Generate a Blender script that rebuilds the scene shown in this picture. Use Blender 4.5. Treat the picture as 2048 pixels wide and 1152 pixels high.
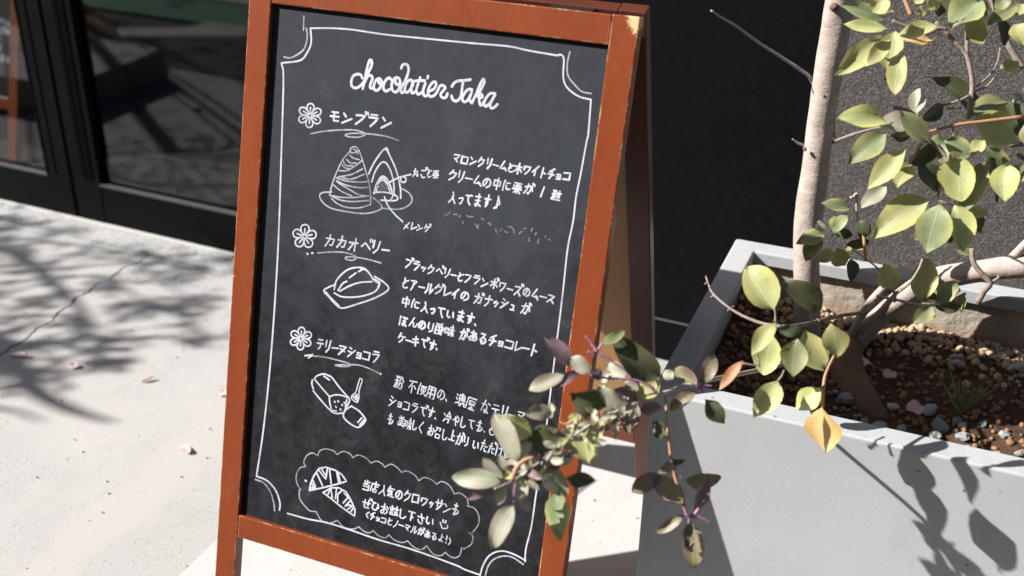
import bpy, bmesh, math, random
from mathutils import Vector, Matrix, noise
R = math.radians
random.seed(7)
for o in list(bpy.data.objects): bpy.data.objects.remove(o)
S = bpy.context.scene
COL = S.collection
# ---------------------------------------------------------------- camera
CAMP = Vector((0.5684, -2.2942, 1.4168)); YAW, PIT, ROL = -0.41094, -0.48708, 0.01573; FPX = 2258.1
_f = Vector((math.sin(YAW)*math.cos(PIT), math.cos(YAW)*math.cos(PIT), math.sin(PIT)))
_r = Vector((math.cos(YAW), -math.sin(YAW), 0)); _u = _r.cross(_f)
_r2 = _r*math.cos(ROL)+_u*math.sin(ROL); _u2 = -_r*math.sin(ROL)+_u*math.cos(ROL)
cd = bpy.data.cameras.new('camera'); cam = bpy.data.objects.new('camera', cd); COL.objects.link(cam)
M = Matrix((( _r2.x,_u2.x,-_f.x),( _r2.y,_u2.y,-_f.y),( _r2.z,_u2.z,-_f.z))).to_4x4(); M.translation = CAMP
cam.matrix_world = M
cd.sensor_width = 36; cd.lens = 36*FPX/2048; cd.clip_start=.02; cd.clip_end = 300
cd.dof.use_dof = True; cd.dof.focus_distance = 1.72; cd.dof.aperture_fstop = 3.2
S.camera = cam
# ---------------------------------------------------------------- light
HEAD, ELE = R(61.5), R(36.5)          # heading the sunlight travels (from +Y to +X), elevation
SUNB = Vector((-math.sin(HEAD)*math.cos(ELE), -math.cos(HEAD)*math.cos(ELE), math.sin(ELE)))   # towards the sun
w = bpy.data.worlds.new('World'); S.world = w; w.use_nodes = True
nt = w.node_tree; bg = nt.nodes['Background']
sk = nt.nodes.new('ShaderNodeTexSky'); sk.sky_type='NISHITA'; sk.sun_disc=False
sk.sun_elevation = ELE; sk.sun_rotation = math.atan2(SUNB.x, SUNB.y)
sk.dust_density=1.5
nt.links.new(sk.outputs[0], bg.inputs[0]); bg.inputs[1].default_value = .05
sd = bpy.data.lights.new('sun','SUN'); sd.energy = 5.0; sd.angle = R(.53); sd.color=(1,.968,.925)
so = bpy.data.objects.new('sun', sd); COL.objects.link(so)
so.rotation_euler = SUNB.to_track_quat('Z','Y').to_euler(); so.location=(-3,-4,5)
S.view_settings.view_transform='Standard'; S.view_settings.look='None'; S.view_settings.exposure=1.2; S.view_settings.gamma=1
S.view_settings.use_curve_mapping=False
S.render.engine='CYCLES'
S.cycles.transparent_max_bounces=12
# ---------------------------------------------------------------- pixel helpers: a direction seen in the survey, met with a real plane or a real distance
def ray(x,y): return (_f+_r2*((x-1024)/FPX)-_u2*((y-576)/FPX))
def at(x,y,d): return CAMP+ray(x,y)*d                      # d = distance along the view axis in metres
def meet(x,y,P0,n):
    d=ray(x,y); return CAMP+d*((Vector(P0)-CAMP).dot(n)/d.dot(n))
# ---------------------------------------------------------------- object helpers
def tag(o,label=None,cat=None,group=None,kind=None):
    if label:o['label']=label
    if cat:o['category']=cat
    if group:o['group']=group
    if kind:o['kind']=kind
    return o
def empty(name,loc=(0,0,0),rz=0):
    o=bpy.data.objects.new(name,None); o.location=loc; o.rotation_euler=(0,0,rz); o.empty_display_size=.05; COL.objects.link(o); return o
def link(name,me,mat=None,parent=None):
    o=bpy.data.objects.new(name,me); COL.objects.link(o)
    if mat is not None and not me.materials: me.materials.append(mat)
    if parent: o.parent=parent
    return o
def fin(name,bm,mat,parent=None,smooth=False):
    bmesh.ops.recalc_face_normals(bm,faces=bm.faces)
    me=bpy.data.meshes.new(name); bm.to_mesh(me); bm.free()
    if smooth:
        for p in me.polygons:p.use_smooth=True
    return link(name,me,mat,parent)
def raw(name,V,F,mat,parent=None,smooth=False):
    me=bpy.data.meshes.new(name); me.from_pydata([tuple(v) for v in V],[],F); me.update()
    if smooth:
        for p in me.polygons:p.use_smooth=True
    return link(name,me,mat,parent)
def box(bm,x0,x1,y0,y1,z0,z1,f=None,bev=0,seg=2):
    vs=[]
    for z in (z0,z1):
        for y in (y0,y1):
            for x in (x0,x1):
                p=(x,y,z); vs.append(bm.verts.new(f(*p) if f else p))
    fs=[bm.faces.new([vs[i] for i in q]) for q in ((0,2,3,1),(4,5,7,6),(0,1,5,4),(2,6,7,3),(0,4,6,2),(1,3,7,5))]
    if bev:
        es=set(e for q in fs for e in q.edges)
        bmesh.ops.bevel(bm,geom=list(es),offset=bev,segments=seg,affect='EDGES',profile=.5)
    return bm
def catmull(P,n=5,closed=False):
    P=[Vector(p) for p in P]
    if len(P)<3: return P
    out=[]
    for i in range(len(P)-1):
        a=P[i-1] if i else P[0]*2-P[1]; b=P[i]; c=P[i+1]; d=P[i+2] if i+2<len(P) else P[-1]*2-P[-2]
        for k in range(n):
            t=k/n; out.append(.5*((2*b)+(c-a)*t+(2*a-5*b+4*c-d)*t*t+(3*b-a-3*c+d)*t**3))
    out.append(P[-1]); return out
def tube(V,F,P,rad,sides=8,cap=True,wob=0,seed=0):
    """tube along points P with radii rad"""
    n=len(P); base=len(V); T=[(P[min(i+1,n-1)]-P[max(i-1,0)]).normalized() for i in range(n)]
    up=Vector((0,0,1)) if abs(T[0].z)<.9 else Vector((1,0,0))
    N=T[0].cross(up).normalized()
    for i in range(n):
        N=(N-T[i]*N.dot(T[i])).normalized(); B=T[i].cross(N)
        for k in range(sides):
            a=2*math.pi*k/sides; r=rad[i]
            if wob: r*=1+wob*noise.noise(P[i]*18+Vector((math.cos(a)*1.2,math.sin(a)*1.2,seed)))
            V.append(P[i]+N*(math.cos(a)*r)+B*(math.sin(a)*r))
    for i in range(n-1):
        for k in range(sides):
            a=base+i*sides+k; b=base+i*sides+(k+1)%sides
            F.append((a,b,b+sides,a+sides))
    if cap:
        F.append(tuple(base+k for k in range(sides))[::-1]); F.append(tuple(base+(n-1)*sides+k for k in range(sides)))
# ---------------------------------------------------------------- material helpers
class NM:
    def __init__(s,name):
        s.m=bpy.data.materials.new(name); s.m.use_nodes=True; s.t=s.m.node_tree; s.p=s.t.nodes['Principled BSDF']; s.o=s.t.nodes['Material Output']; s.tc=None
    def n(s,t,**k):
        x=s.t.nodes.new('ShaderNode'+t)
        for a,b in k.items(): setattr(x,a,b)
        return x
    def l(s,a,b): s.t.links.new(a,b)
    def co(s,scale=(1,1,1),rot=(0,0,0),kind='Object'):
        if s.tc is None: s.tc=s.n('TexCoord')
        mp=s.n('Mapping'); mp.inputs['Scale'].default_value=scale; mp.inputs['Rotation'].default_value=rot; s.l(s.tc.outputs[kind],mp.inputs[0]); return mp.outputs[0]
    def co2(s,scale,ang):
        a=s.co((1,1,1),(0,ang,0)); mp=s.n('Mapping'); mp.inputs['Scale'].default_value=scale; s.l(a,mp.inputs[0]); return mp.outputs[0]
    def noise(s,sc,det=4,rough=.55,co=None,dist=0):
        x=s.n('TexNoise'); x.inputs['Scale'].default_value=sc; x.inputs['Detail'].default_value=det; x.inputs['Roughness'].default_value=rough; x.inputs['Distortion'].default_value=dist
        s.l(co if co is not None else s.co(),x.inputs['Vector']); return x.outputs['Fac']
    def vor(s,sc,co=None,feat='F1',out='Distance'):
        x=s.n('TexVoronoi',feature=feat); x.inputs['Scale'].default_value=sc; s.l(co if co is not None else s.co(),x.inputs['Vector']); return x.outputs[out]
    def ramp(s,f,stops,interp='LINEAR'):
        x=s.n('ValToRGB'); x.color_ramp.interpolation=interp; e=x.color_ramp.elements
        while len(e)<len(stops): e.new(.5)
        for i,(p,c) in enumerate(stops):
            e[i].position=p; e[i].color=(c if isinstance(c,tuple) else (c,c,c))+(1,)
        s.l(f,x.inputs[0]); return x.outputs[0]
    def mix(s,f,a,b,mode='MIX'):
        x=s.n('Mix',data_type='RGBA',blend_type=mode)
        for v,i in ((f,0),(a,6),(b,7)):
            if hasattr(v,'default_value') or hasattr(v,'is_linked'): s.l(v,x.inputs[i])
            else: x.inputs[i].default_value = v if i==0 else tuple(v)+(1,)
        return x.outputs[2]
    def math(s,op,a,b=None,c=None):
        x=s.n('Math',operation=op)
        for i,v in enumerate((a,b,c)):
            if v is None: continue
            if hasattr(v,'is_linked'): s.l(v,x.inputs[i])
            else: x.inputs[i].default_value=v
        return x.outputs[0]
    def set(s,**k):
        for a,v in k.items():
            a=a.replace('_',' ')
            i=s.p.inputs[a]
            if hasattr(v,'is_linked'): s.l(v,i)
            elif isinstance(v,tuple): i.default_value=v+(1,)
            else: i.default_value=v
        return s
    def bump(s,h,st=.5,d=.01,n=None):
        x=s.n('Bump'); x.inputs['Strength'].default_value=st; x.inputs['Distance'].default_value=d; s.l(h,x.inputs['Height'])
        if n is not None: s.l(n,x.inputs['Normal'])
        s.l(x.outputs[0],s.p.inputs['Normal']); return x.outputs[0]
# ---------------------------------------------------------------- handwriting
# stroke glyphs on a 10 x 10 grid: digit pairs x,y (y down), strokes parted by blanks, "~" = smooth
G = {
'ア':"118154 434629",'イ':"7016 4449",'オ':"1383 6069 5318",'カ':"13837858 404419",'キ':"1372 1685 4059",
'ク':"4014 32826629",'ケ':"3015 2393 636639",'コ':"128288 1888",'サ':"1393 3036 707539",'シ':"2142 1445 1983",
'ス':"128219 5689",'チ':"7023 1585 535639",'ツ':"1315 4244 8349",'テ':"2171 1484 545739",'ト':"3039 3475",
'ナ':"1383 505629",'ヌ':"128219 2476",'ノ':"705629",'フ':"12826529",'ヘ':"154296",'ホ':"1383 5059 3517 7597",
'マ':"128246 2568",'ム':"501787 6699",'メ':"7019 2477",'モ':"2272 1585 424888",'ユ':"226268 1888",
'ヨ':"128288 1585 1888",'ラ':"2171 13836639",'リ':"2025 706639",'ル':"313619 616995",'レ':"212995",
'ロ':"128288 1218 1888",'ワ':"1215 12826639",'ン':"1234 1985",'ー':"1585",
'と':"3145 ~823426385988",'の':"~524628153262848759",'に':"~211519 ~4383 ~455888",'か':"~136273685948 ~403519 ~8296",
'つ':"~145383866949",'て':"1282 ~8252445779",'ま':"2272 2575 ~50564928375789",'す':"1383 ~5055473644555739",
'い':"~12163847 ~7387",'ほ':"~111519 4282 4575 ~62675948577889",'ん':"~50193555688895",'り':"~212536 ~71776849",
'あ':"2272 ~404559 ~735729173564868869",'る':"217126 ~26548678493757",'な':"1353 ~4018 ~7293 ~64675948475789",
'や':"~1562847655 5162 3259",'し':"~2127396987",'も':"~404739597886 2262 1565",'く':"702579",
'お':"1353 ~4048291745758769 7294",'せ':"1494 ~717666 ~31374989",'ひ':"~125223285978847296",'さ':"1383 ~4077 ~26385979",
'よ':"5383 ~505749284789",'た':"1353 ~4019 5585 ~576989",'け':"~111519 4393 ~707659",'こ':"~2282 ~265989",
'丸':"303519 13737998 2457",'栗':"1181 138385 131585 4145 6165 0696 5559 5629 5689",'中':"12828616 1216 5059",
'粒':"0444 2129 1122 4132 2409 2447 7172 5393 6467 8487 4999",'入':"~405419 4489",
'酸':"0141 03434909 0309 1114 3134 0646 605394 7275 5667 8494 6579 8559",'味':"03333707 0307 5282 4494 7079 7449 7499",
'粉':"0444 2129 1122 4132 2409 2447 6154 7194 55858969 6549",'不':"1181 5116 4449 6486",
'使':"2014 1419 3292 43838646 4346 626749 5699",'用':"11818979 111609 1383 1686 4149",
'濃':"0112 0415 0827 3181 3134 8184 5054 6064 3484 3595 3649 5797 5759 7699",
'厚':"1191 1109 33838636 3336 3585 4878 6759 3999",'冷':"0213 0826 6034 6095 5474 467669 6669",
'美':"3041 7061 1282 2474 5156 1696 1898 5629 6899",'召':"117163 4105 26767929 2629",'上':"5058 5484 1898",
'当':"5053 2133 8172 14848919 1686",'店':"5051 1292 1209 5256 5484 37777939 3739",'人':"~505419 5489",
'気':"3015 2282 2464 15657999 2759 5629",'試':"2021 0242 1434 1535 17373919 1719 4393 70738999 5676 6669 4979",
'下':"1181 5159 5476",'合':"5014 5094 3464 27777929 2729",'優':"2014 1419 3292 43838646 4346 5585 3696 5768 4899",
'勝':"112109 2129 1323 1525 5152 8172 4393 5063 4596 4688 5648",'会':"5014 5094 3464 2686 4628 2888 7799",
'国':"11818919 1119 3363 3565 2777 5357",'際':"1119 113122 223319 5044 5464 8054 7496 4676 3797 6759 5849 8899",
'♪':"5058 ~50738566 ~482938575848 3848",'(':"~713579",')':"~316539",'!':"5055 5859",'笑':"3133 6163 ~0427499895",
'1':"6149",'。':"2839",'、':"2738",'ゞ':"0012 2031"}
DAK = dict(zip("ブベゲボズガグごがでぜだ", "フヘケホスカクこかてせた"))
SMALL = {'ッ':'ツ','ョ':'ヨ','ュ':'ユ','っ':'つ'}
def glyph(ch):
    """strokes of one character and its cell width"""
    out=[];wd=1.0;sc=1.0;dk=False
    if ch==' ': return [],.45
    if ch in DAK: ch=DAK[ch];dk=True
    if ch in SMALL: ch=SMALL[ch];sc=.66;wd=.72
    if ch in 'ー': wd=.75
    if ch in 'リりししくトと1レ': wd=.82
    if ch in '。、(!)': wd=.55
    if ch in '酸濃栗粒試': wd=1.12
    for tok in G[ch].split():
        sm=tok[0]=='~';tok=tok.lstrip('~')
        pts=[((int(tok[i])-4.5)/9*sc, -((int(tok[i+1])-4.5)/9*sc)-(1-sc)*.3) for i in range(0,len(tok)-1,2)]
        out.append((sm,pts))
    if dk:
        out.append((False,[(.36,.62),(.42,.42)]));out.append((False,[(.56,.58),(.62,.40)]))
    return out,wd
# lines: text, start px, end px (centres of first and last character), height px, stroke px
LINES = [
('モンブラン',(669,232.5),(773,245),27,4.2),('カカオベリー',(660.7,482.5),(771,499),25,3.8),('テリーヌショコラ',(640,689),(751.7,714),23,3.6),
('丸ごと栗',(832,345),(871.5,347),17,2.9),('メレンゲ',(814,451),(854,456),15,3.0),
('マロンクリームとホワイトチョコ',(913.5,316),(1133,352.6),20,4.0),('クリームの中に栗が 1 粒',(905,351.6),(1113,388),22,3.7),
('入ってます♪',(906,393.6),(993.7,406),24,4.0),
('ブラックベリーとフランボワーズのムース',(817.5,527.5),(1102,596),20,3.6),('とアールグレイの ガナッシュ が',(811,565),(1051,617),21,3.8),
('中に入っています。',(812,603.5),(956,641),21,4.0),('ほんのり酸味 があるチョコレート',(807,641),(1068,700),21,4.0),
('ケーキです。',(803,676),(878,692),20,3.9),
('粉 不使用の、 濃厚 なテリーヌ',(799,764),(1042,833),25,3.0),('ショコラです。 冷やしても、と',(786,803),(984,859),21,3.0),
('も 美味しく お召し上がり いただける',(781,836),(1014,906),22,2.9),
('当店人気のクロワッサンも',(733,970),(912,1019),21,3.3),('ぜひお試し下さい 笑',(732,1007),(888,1049),19,3.4),
('(チョコとノーマルがあるよ!)',(735,1029),(900,1082),15,3.0)]
def tr(ox,oy,s,L): return [(ox+x/s,oy+y/s) for x,y in L]
def dr(ox,oy,s,groups): return [tr(ox,oy,s,g) for g in groups]
TITLE = dr(680,100,9.6,[
[(430,540),(400,480),(330,465),(250,505),(215,620),(235,700),(300,730),(380,695),(450,620),(540,440),(600,320),(612,230),(590,190),(553,230),(510,400),(470,600),(437,745)],
[(470,620),(530,505),(590,490),(625,540),(590,640),(575,710),(600,740),(640,715)],
[(760,545),(700,570),(655,660),(655,745),(700,780),(765,730),(800,640),(785,570),(745,555),(740,620),(785,650),(825,620)],
[(980,565),(940,535),(880,580),(835,680),(845,760),(890,790),(955,755)],
[(1100,525),(1045,545),(995,650),(1005,765),(1070,810),(1128,750),(1155,630),(1135,550),(1080,530),(1062,600),(1090,660),(1150,650)],
[(1175,350),(1200,290),(1260,272),(1308,310),(1315,400),(1275,540),(1200,680),(1165,770),(1190,820),(1235,795)],
[(1390,595),(1340,575),(1275,640),(1245,750),(1275,815),(1330,785),(1395,680),(1400,600),(1370,740),(1385,825),(1430,805)],
[(1540,530),(1500,650),(1465,780),(1500,850),(1570,815)],[(1420,600),(1500,588),(1630,590)],
[(1640,640),(1600,760),(1602,845),(1640,885),(1700,850)],[(1692,500),(1682,540)]]) + dr(840,120,9.6,[
[(170,600),(260,560),(308,485),(295,425),(240,435),(175,530),(155,620),(182,690),(240,698),(310,640),(380,505)],
[(380,505),(430,485),(485,535),(405,640),(405,700),(460,730),(508,700),(528,640)],
[(612,508),(660,440),(740,400),(860,392),(968,375)],[(832,400),(812,520),(790,680),(740,765),(680,790),(625,750),(607,690)],
[(1000,570),(930,562),(855,640),(815,730),(833,795),(888,795),(958,700),(1003,590),(950,740),(962,798),(1005,790)],
[(995,828),(1080,650),(1150,480),(1213,370),(1235,420),(1185,540),(1110,680)],
[(1110,705),(1175,655),(1200,710),(1140,745),(1150,845),(1180,865),(1225,810)],
[(1440,645),(1350,642),(1265,740),(1230,840),(1270,888),(1350,820),(1452,645),(1380,780),(1345,870),(1372,925),(1430,905),(1488,850)]])
BORDER = [[(621,57),(622.5,85),(614,106),(600,121),(563,126)],[(563,126),(567,158),(563,300),(556,500),(543,700),(528,850),(513,953)]] \
+ dr(440,900,4.573,[[(335,240),(430,280),(510,370),(548,480),(545,548)]]) \
+ [tr(440,900,4.573,[(620,580),(800,630),(980,665)])+tr(580,880,4.6075,[(560,830),(820,920),(1130,1010),(1520,1150)])+tr(900,900,4.57,[(130,1090),(270,1140)])] \
+ dr(900,900,4.57,[[(275,1145),(300,1060),(350,975),(420,932),(500,925),(600,960),(690,1010)],[(685,1020),(695,900),(740,720),(765,560),(795,350),(850,60)]]) \
+ [[(1086,912),(1104,760),(1124,600),(1135,500)]+tr(860,280,5.2375,[(1500,850),(1530,600),(1580,350),(1640,20)])+tr(860,80,4.8,[(1520,900),(1540,650),(1545,570)])] \
+ dr(860,80,4.8,[[(1545,572),(1430,542),(1320,460),(1280,360),(1285,180),(1250,140),(1230,150)]]) \
+ [tr(860,80,4.8,[(1230,150),(940,100),(750,60),(400,30)])+tr(540,20,4.8,[(1500,275),(1100,235),(800,190),(600,175),(390,175)])]
BORDER2 = dr(540,20,4.8,[[(326,60),(322,195)],[(350,175),(358,260),(330,370),(260,430),(190,460),(135,450)]]) \
+ dr(440,900,4.573,[[(325,270),(400,300),(460,380),(490,470),(500,555)]]) \
+ dr(900,900,4.57,[[(322,1150),(350,1060),(400,1000),(480,970),(570,980),(670,1045)]]) \
+ dr(860,80,4.8,[[(1343,115),(1320,220),(1325,340),(1390,430),(1460,495),(1550,515)]])
MONT = dr(560,260,5.237,[
[(740,215),(660,310),(600,430),(550,560),(520,680)],[(525,685),(640,705),(800,705),(930,690)],[(560,700),(640,735),(760,750),(925,738)],
[(540,715),(600,770),(700,810),(830,815),(950,780)],[(950,780),(950,680),(935,560),(900,430),(860,300),(825,210),(790,175),(745,190),(740,230),(770,240),(820,220)],
[(730,260),(770,295),(830,310)],[(700,310),(740,345),(800,345)],[(665,330),(690,370),(760,375)],[(650,360),(680,395),(730,405)],
[(620,425),(700,425),(790,375),(860,320)],[(615,490),(750,465),(870,405)],[(630,490),(740,515),(880,465)],
[(590,500),(700,535),(850,545),(925,540)],[(590,530),(700,580),(840,605),(930,600)],[(600,545),(720,620),(830,680),(920,690)],
[(560,575),(640,640),(750,690)],[(770,200),(800,215),(815,250)],[(545,650),(450,655),(415,690),(450,760),(540,820),(700,855),(860,875),(980,860),(1065,820),(1040,760),(975,710)],
[(1075,820),(1240,830),(1340,795),(1385,730),(1350,660),(1270,610)]])
MONT2 = dr(560,260,5.237,[
[(930,460),(960,390),(1020,290),(1100,200),(1160,290),(1220,430),(1260,600),(1265,715)],[(1090,205),(1120,190),(1140,240)],
[(960,545),(1000,430),(1060,345),(1110,345),(1160,430),(1190,550),(1195,660)],
[(985,670),(1010,570),(1060,490),(1110,500),(1150,570),(1175,650)],[(1010,640),(1040,540),(1080,490),(1120,560),(1150,640)],[(1030,560),(1085,500),(1110,560)],
[(1000,600),(1040,530),(1110,540),(1140,600)],[(980,655),(1080,650),(1180,670),(1235,710),(1200,740),(1060,735)],[(1190,680),(1160,735)],
[(1150,545),(1240,500),(1310,480),(1370,465)],[(1265,490),(1270,540),(1310,545),(1320,505),(1290,490)],[(1095,700),(1130,790),(1200,880),(1285,960)]])
MONTH = dr(560,260,5.237,[[(1020,620),(1080,560)],[(1040,635),(1110,565)],[(1065,640),(1130,580)],[(1010,590),(1060,550)],[(1090,640),(1135,600)]])
CAKE = dr(560,440,5.76,[
[(625,800),(650,700),(740,600),(830,555),(950,550),(1020,600),(1080,690),(1145,740),(1110,810),(1040,850),(900,885),(720,885),(625,840)],
[(640,745),(570,770),(505,815),(560,880),(640,970),(720,1015),(900,965),(1100,895),(1250,800),(1200,720),(1090,650)],
[(530,830),(590,900),(680,990)],[(670,810),(720,735),(770,705)],[(800,665),(875,610)],[(905,595),(950,570)],[(690,820),(800,760),(920,720),(1060,710)],[(930,560),(990,575),(1050,640)],[(1090,680),(1150,720),(1130,770)]])
TERR = dr(560,640,5.008,[
[(345,590),(370,560),(430,540),(470,548)],[(325,600),(320,640),(335,690)],[(335,710),(400,790),(500,900),(560,935),(640,930)],[(345,590),(420,680),(495,765)],
[(480,555),(520,575),(600,680),(690,780)],[(440,562),(495,600)],[(495,770),(550,750),(620,755),(695,790),(690,830),(660,880),(640,930)],[(495,780),(500,830),(515,890)],[(670,800),(655,870)],
[(530,908),(565,910)],[(720,860),(660,900),(635,960),(680,1020),(780,1075),(850,1020),(850,980),(790,910),(720,865)],[(820,980),(780,1025)],[(845,1000),(800,1050)],[(790,905),(835,960)]])
TDOT = dr(560,640,5.008,[[(548,818),(550,822)],[(582,812),(585,816)],[(645,828),(648,832)],[(622,850),(624,853)],[(560,868),(562,872)],[(605,893),(608,898)],[(1005,538),(1008,541)]]) + dr(560,440,5.76,[[(315,388),(320,390)],[(368,382),(378,380)]]) + dr(580,880,4.6075,[[(142,374),(150,378)]])
FORK = dr(560,640,5.008,[[(800,585),(780,650),(760,720),(720,760),(720,790),(770,825),(790,780),(790,740),(800,680),(825,600),(800,585)],[(765,740),(755,780)],[(775,750),(770,800)],[(730,770),(775,810)],[(740,760),(785,780)]])
CROI = dr(580,880,4.6075,[
[(180,465),(190,400),(220,330),(270,260),(330,250),(420,280),(480,320),(520,380),(460,400),(400,415),(300,440),(180,465)],
[(210,370),(235,430)],[(200,400),(225,445)],[(250,310),(300,420)],[(265,275),(330,360),(345,265)],[(365,275),(380,400)],[(430,290),(450,400)],[(440,300),(465,385)],[(290,265),(325,320)],[(195,440),(230,440)],
[(305,485),(380,440),(450,440),(520,480),(560,550),(600,640),(595,700),(520,650),(440,590),(380,540),(305,485)],
[(375,450),(350,500)],[(380,460),(390,530)],[(430,440),(420,540)],[(480,465),(440,500),(440,570)],[(545,520),(490,580)],[(500,490),(550,540)],[(555,560),(510,610)],[(580,600),(530,640)],[(590,620),(560,660)],[(520,600),(560,600)]])
CLOUD = dr(580,880,4.6075,[
[(145,243),(128,200),(160,140),(210,120),(258,145)],[(258,145),(275,100),(330,82),(400,100),(435,133)],[(435,133),(490,105),(550,125),(580,162)],[(580,162),(630,138),(700,165),(748,212)],
[(748,212),(800,195),(850,220),(875,250)],[(875,250),(930,222),(985,250),(1030,298)],[(1030,298),(1080,285),(1150,325),(1188,375)],[(1188,375),(1240,345),(1310,370),(1350,408)],
[(1350,408),(1400,382),(1470,420),(1515,497)],[(1515,497),(1570,490),(1630,540),(1645,605)],[(1635,608),(1700,630),(1740,700),(1735,780),(1680,855)],[(1650,852),(1685,890),(1670,960),(1600,1005)],
[(1583,990),(1565,1060),(1520,1085),(1470,1070),(1432,1035)],[(1432,1035),(1390,1065),(1320,1050),(1260,975)],[(1260,975),(1210,1010),(1140,985),(1085,930)],[(1085,930),(1030,945),(960,920),(912,872)],
[(912,872),(880,900),(820,885),(768,835)],[(768,835),(730,855),(680,840),(635,800)],[(635,800),(580,820),(500,805),(435,740)],[(435,740),(370,765),(290,740),(240,660)],
[(240,660),(180,650),(130,600)],[(130,600),(90,540),(85,462)],[(100,462),(65,400),(58,330),(90,260),(145,243)]])
def flower(cx,cy,r,rot,n=6):
    import math as m
    S=[]
    for k in range(n):
        a=rot+k*2*m.pi/n; P=[]
        for t in range(9):
            q=t/8; ang=a+(q-.5)*2*m.pi/n*.98; rad=r*(.50+.5*m.sin(q*m.pi)**.6)
            P.append((cx+rad*m.cos(ang),cy+rad*m.sin(ang)))
        S.append(P)
        S.append([(cx+r*.30*m.cos(a),cy+r*.30*m.sin(a)),(cx+r*.66*m.cos(a),cy+r*.66*m.sin(a))])
        e=a+m.pi/n
        S.append([(cx+r*.22*m.cos(e),cy+r*.22*m.sin(e)),(cx+r*.52*m.cos(e),cy+r*.52*m.sin(e))])
    S.append([(cx+r*.16*m.cos(t),cy+r*.16*m.sin(t)) for t in [i*.785 for i in range(9)]])
    return S
FLOW = [flower(620,231,24,-1.5,6),flower(609,473,24,-1.5,5),flower(602,677,22.5,-1.5,6)]
UL = dr(560,260,5.237,[[(320,40),(450,15),(620,0),(780,0),(870,25),(890,50),(820,75),(720,70),(685,50),(760,35),(900,38),(1050,55),(1160,80),(1240,110)]]) \
+ dr(560,440,5.76,[[(435,380),(600,368),(750,375),(860,410),(880,440),(830,465),(760,450),(770,425),(880,430),(1020,455),(1165,495)]]) \
+ dr(560,640,5.008,[[(330,360),(440,370),(560,398),(690,435),(695,460),(620,465),(550,452),(640,448),(780,450),(880,480),(985,530)]])
ULB = dr(560,640,5.008,[[(250,358),(300,350)],[(285,378),(325,345)],[(300,370),(325,350)]])
# ================================================================ materials
def mat_concrete(name,base,alt,scale=1.0,pits=True,rough=.85,grain=.35,stain=None):
    m=NM(name); c=m.co()
    big=m.noise(1.6*scale,5,.6,c); mid=m.noise(14*scale,4,.6,c); fine=m.noise(420,3,.7,c); 
    col=m.mix(m.ramp(big,[(.35,0.0),(.68,1.0)]),base,alt)
    col=m.mix(m.math('MULTIPLY',m.ramp(mid,[(.35,0.0),(.7,1.0)]),.35),col,tuple(x*.8 for x in base))
    g=m.ramp(fine,[(.3,1-grain),(.62,1.0)])
    col=m.mix(1.0,col,g,'MULTIPLY')
    h=m.math('ADD',m.math('MULTIPLY',fine,.5),m.math('MULTIPLY',mid,.6))
    if pits:
        v=m.vor(38*scale,c); v2=m.vor(130,c); sel=m.noise(9,2,.5,c)
        pit=m.ramp(v,[(.05,0.0),(.085,1.0)]); pit2=m.ramp(v2,[(.13,0.0),(.24,1.0)])
        keep=m.ramp(sel,[(.44,0.0),(.52,1.0)])
        pp=m.math('MAXIMUM',pit,keep); pq=m.math('MAXIMUM',pit2,(m.ramp(m.noise(21,3,.6,c),[(.40,1.0),(.60,0.25)]) if grain>.3 else m.ramp(sel,[(.30,1.0),(.34,1.0)])))
        tot=m.math('MULTIPLY',pp,pq)
        col=m.mix(tot,tuple(x*.35 for x in base),col)
        h=m.math('ADD',h,m.math('MULTIPLY',tot,1.5))
    if stain: col=stain(m,c,col)
    m.set(Base_Color=col,Roughness=rough); m.bump(h,.35,.0015); m.p.inputs['Specular IOR Level'].default_value=.3
    return m.m
def stain_ground(m,c,col):
    # a tan, rougher band of older concrete and grey weathering towards the door
    n=m.noise(3.2,5,.62,c,.4); col=m.mix(m.ramp(n,[(.46,0.0),(.66,.42)]),col,(.395,.378,.355))
    sx=m.n('SeparateXYZ'); m.l(m.tc.outputs['Object'],sx.inputs[0])
    warp=m.math('MULTIPLY',m.noise(6,4,.6,c),.07)
    x=m.math('ADD',sx.outputs['X'],warp)
    band=m.math('MULTIPLY',m.ramp(m.math('ADD',x,1.0),[(.16,0.0),(.18,1.0),(.265,1.0),(.29,0.0)]),m.ramp(m.math('MULTIPLY',sx.outputs['Y'],-1.0),[(.50,0.0),(.8,.75)]))
    col=m.mix(band,col,(.37,.35,.325))
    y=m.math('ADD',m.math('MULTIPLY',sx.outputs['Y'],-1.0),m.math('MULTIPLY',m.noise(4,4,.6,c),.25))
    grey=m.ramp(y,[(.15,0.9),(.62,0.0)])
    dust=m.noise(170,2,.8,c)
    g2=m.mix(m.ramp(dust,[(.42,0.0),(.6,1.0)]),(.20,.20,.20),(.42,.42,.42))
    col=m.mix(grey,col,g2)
    return col
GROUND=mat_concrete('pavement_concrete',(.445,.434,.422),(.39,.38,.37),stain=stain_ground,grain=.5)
SLAB=mat_concrete('pale_concrete',(.47,.46,.452),(.43,.422,.415),grain=.2)
def planter_stain(m,c,col):
    a=m.noise(9,5,.7,m.co((1,1,.35)),.6); col=m.mix(m.ramp(a,[(.50,0.0),(.72,.35)]),col,(.28,.28,.285))
    d=m.noise(28,5,.75,c,.8); col=m.mix(m.ramp(d,[(.60,0.0),(.72,.30)]),col,(.50,.50,.50))
    s=m.noise(75,3,.6,c); return m.mix(m.ramp(s,[(.70,0.0),(.73,.45)]),col,(.17,.16,.15))
PLANT=mat_concrete('planter_cement',(.43,.435,.442),(.345,.352,.366),scale=.8,grain=.18,rough=.75,stain=planter_stain)
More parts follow.
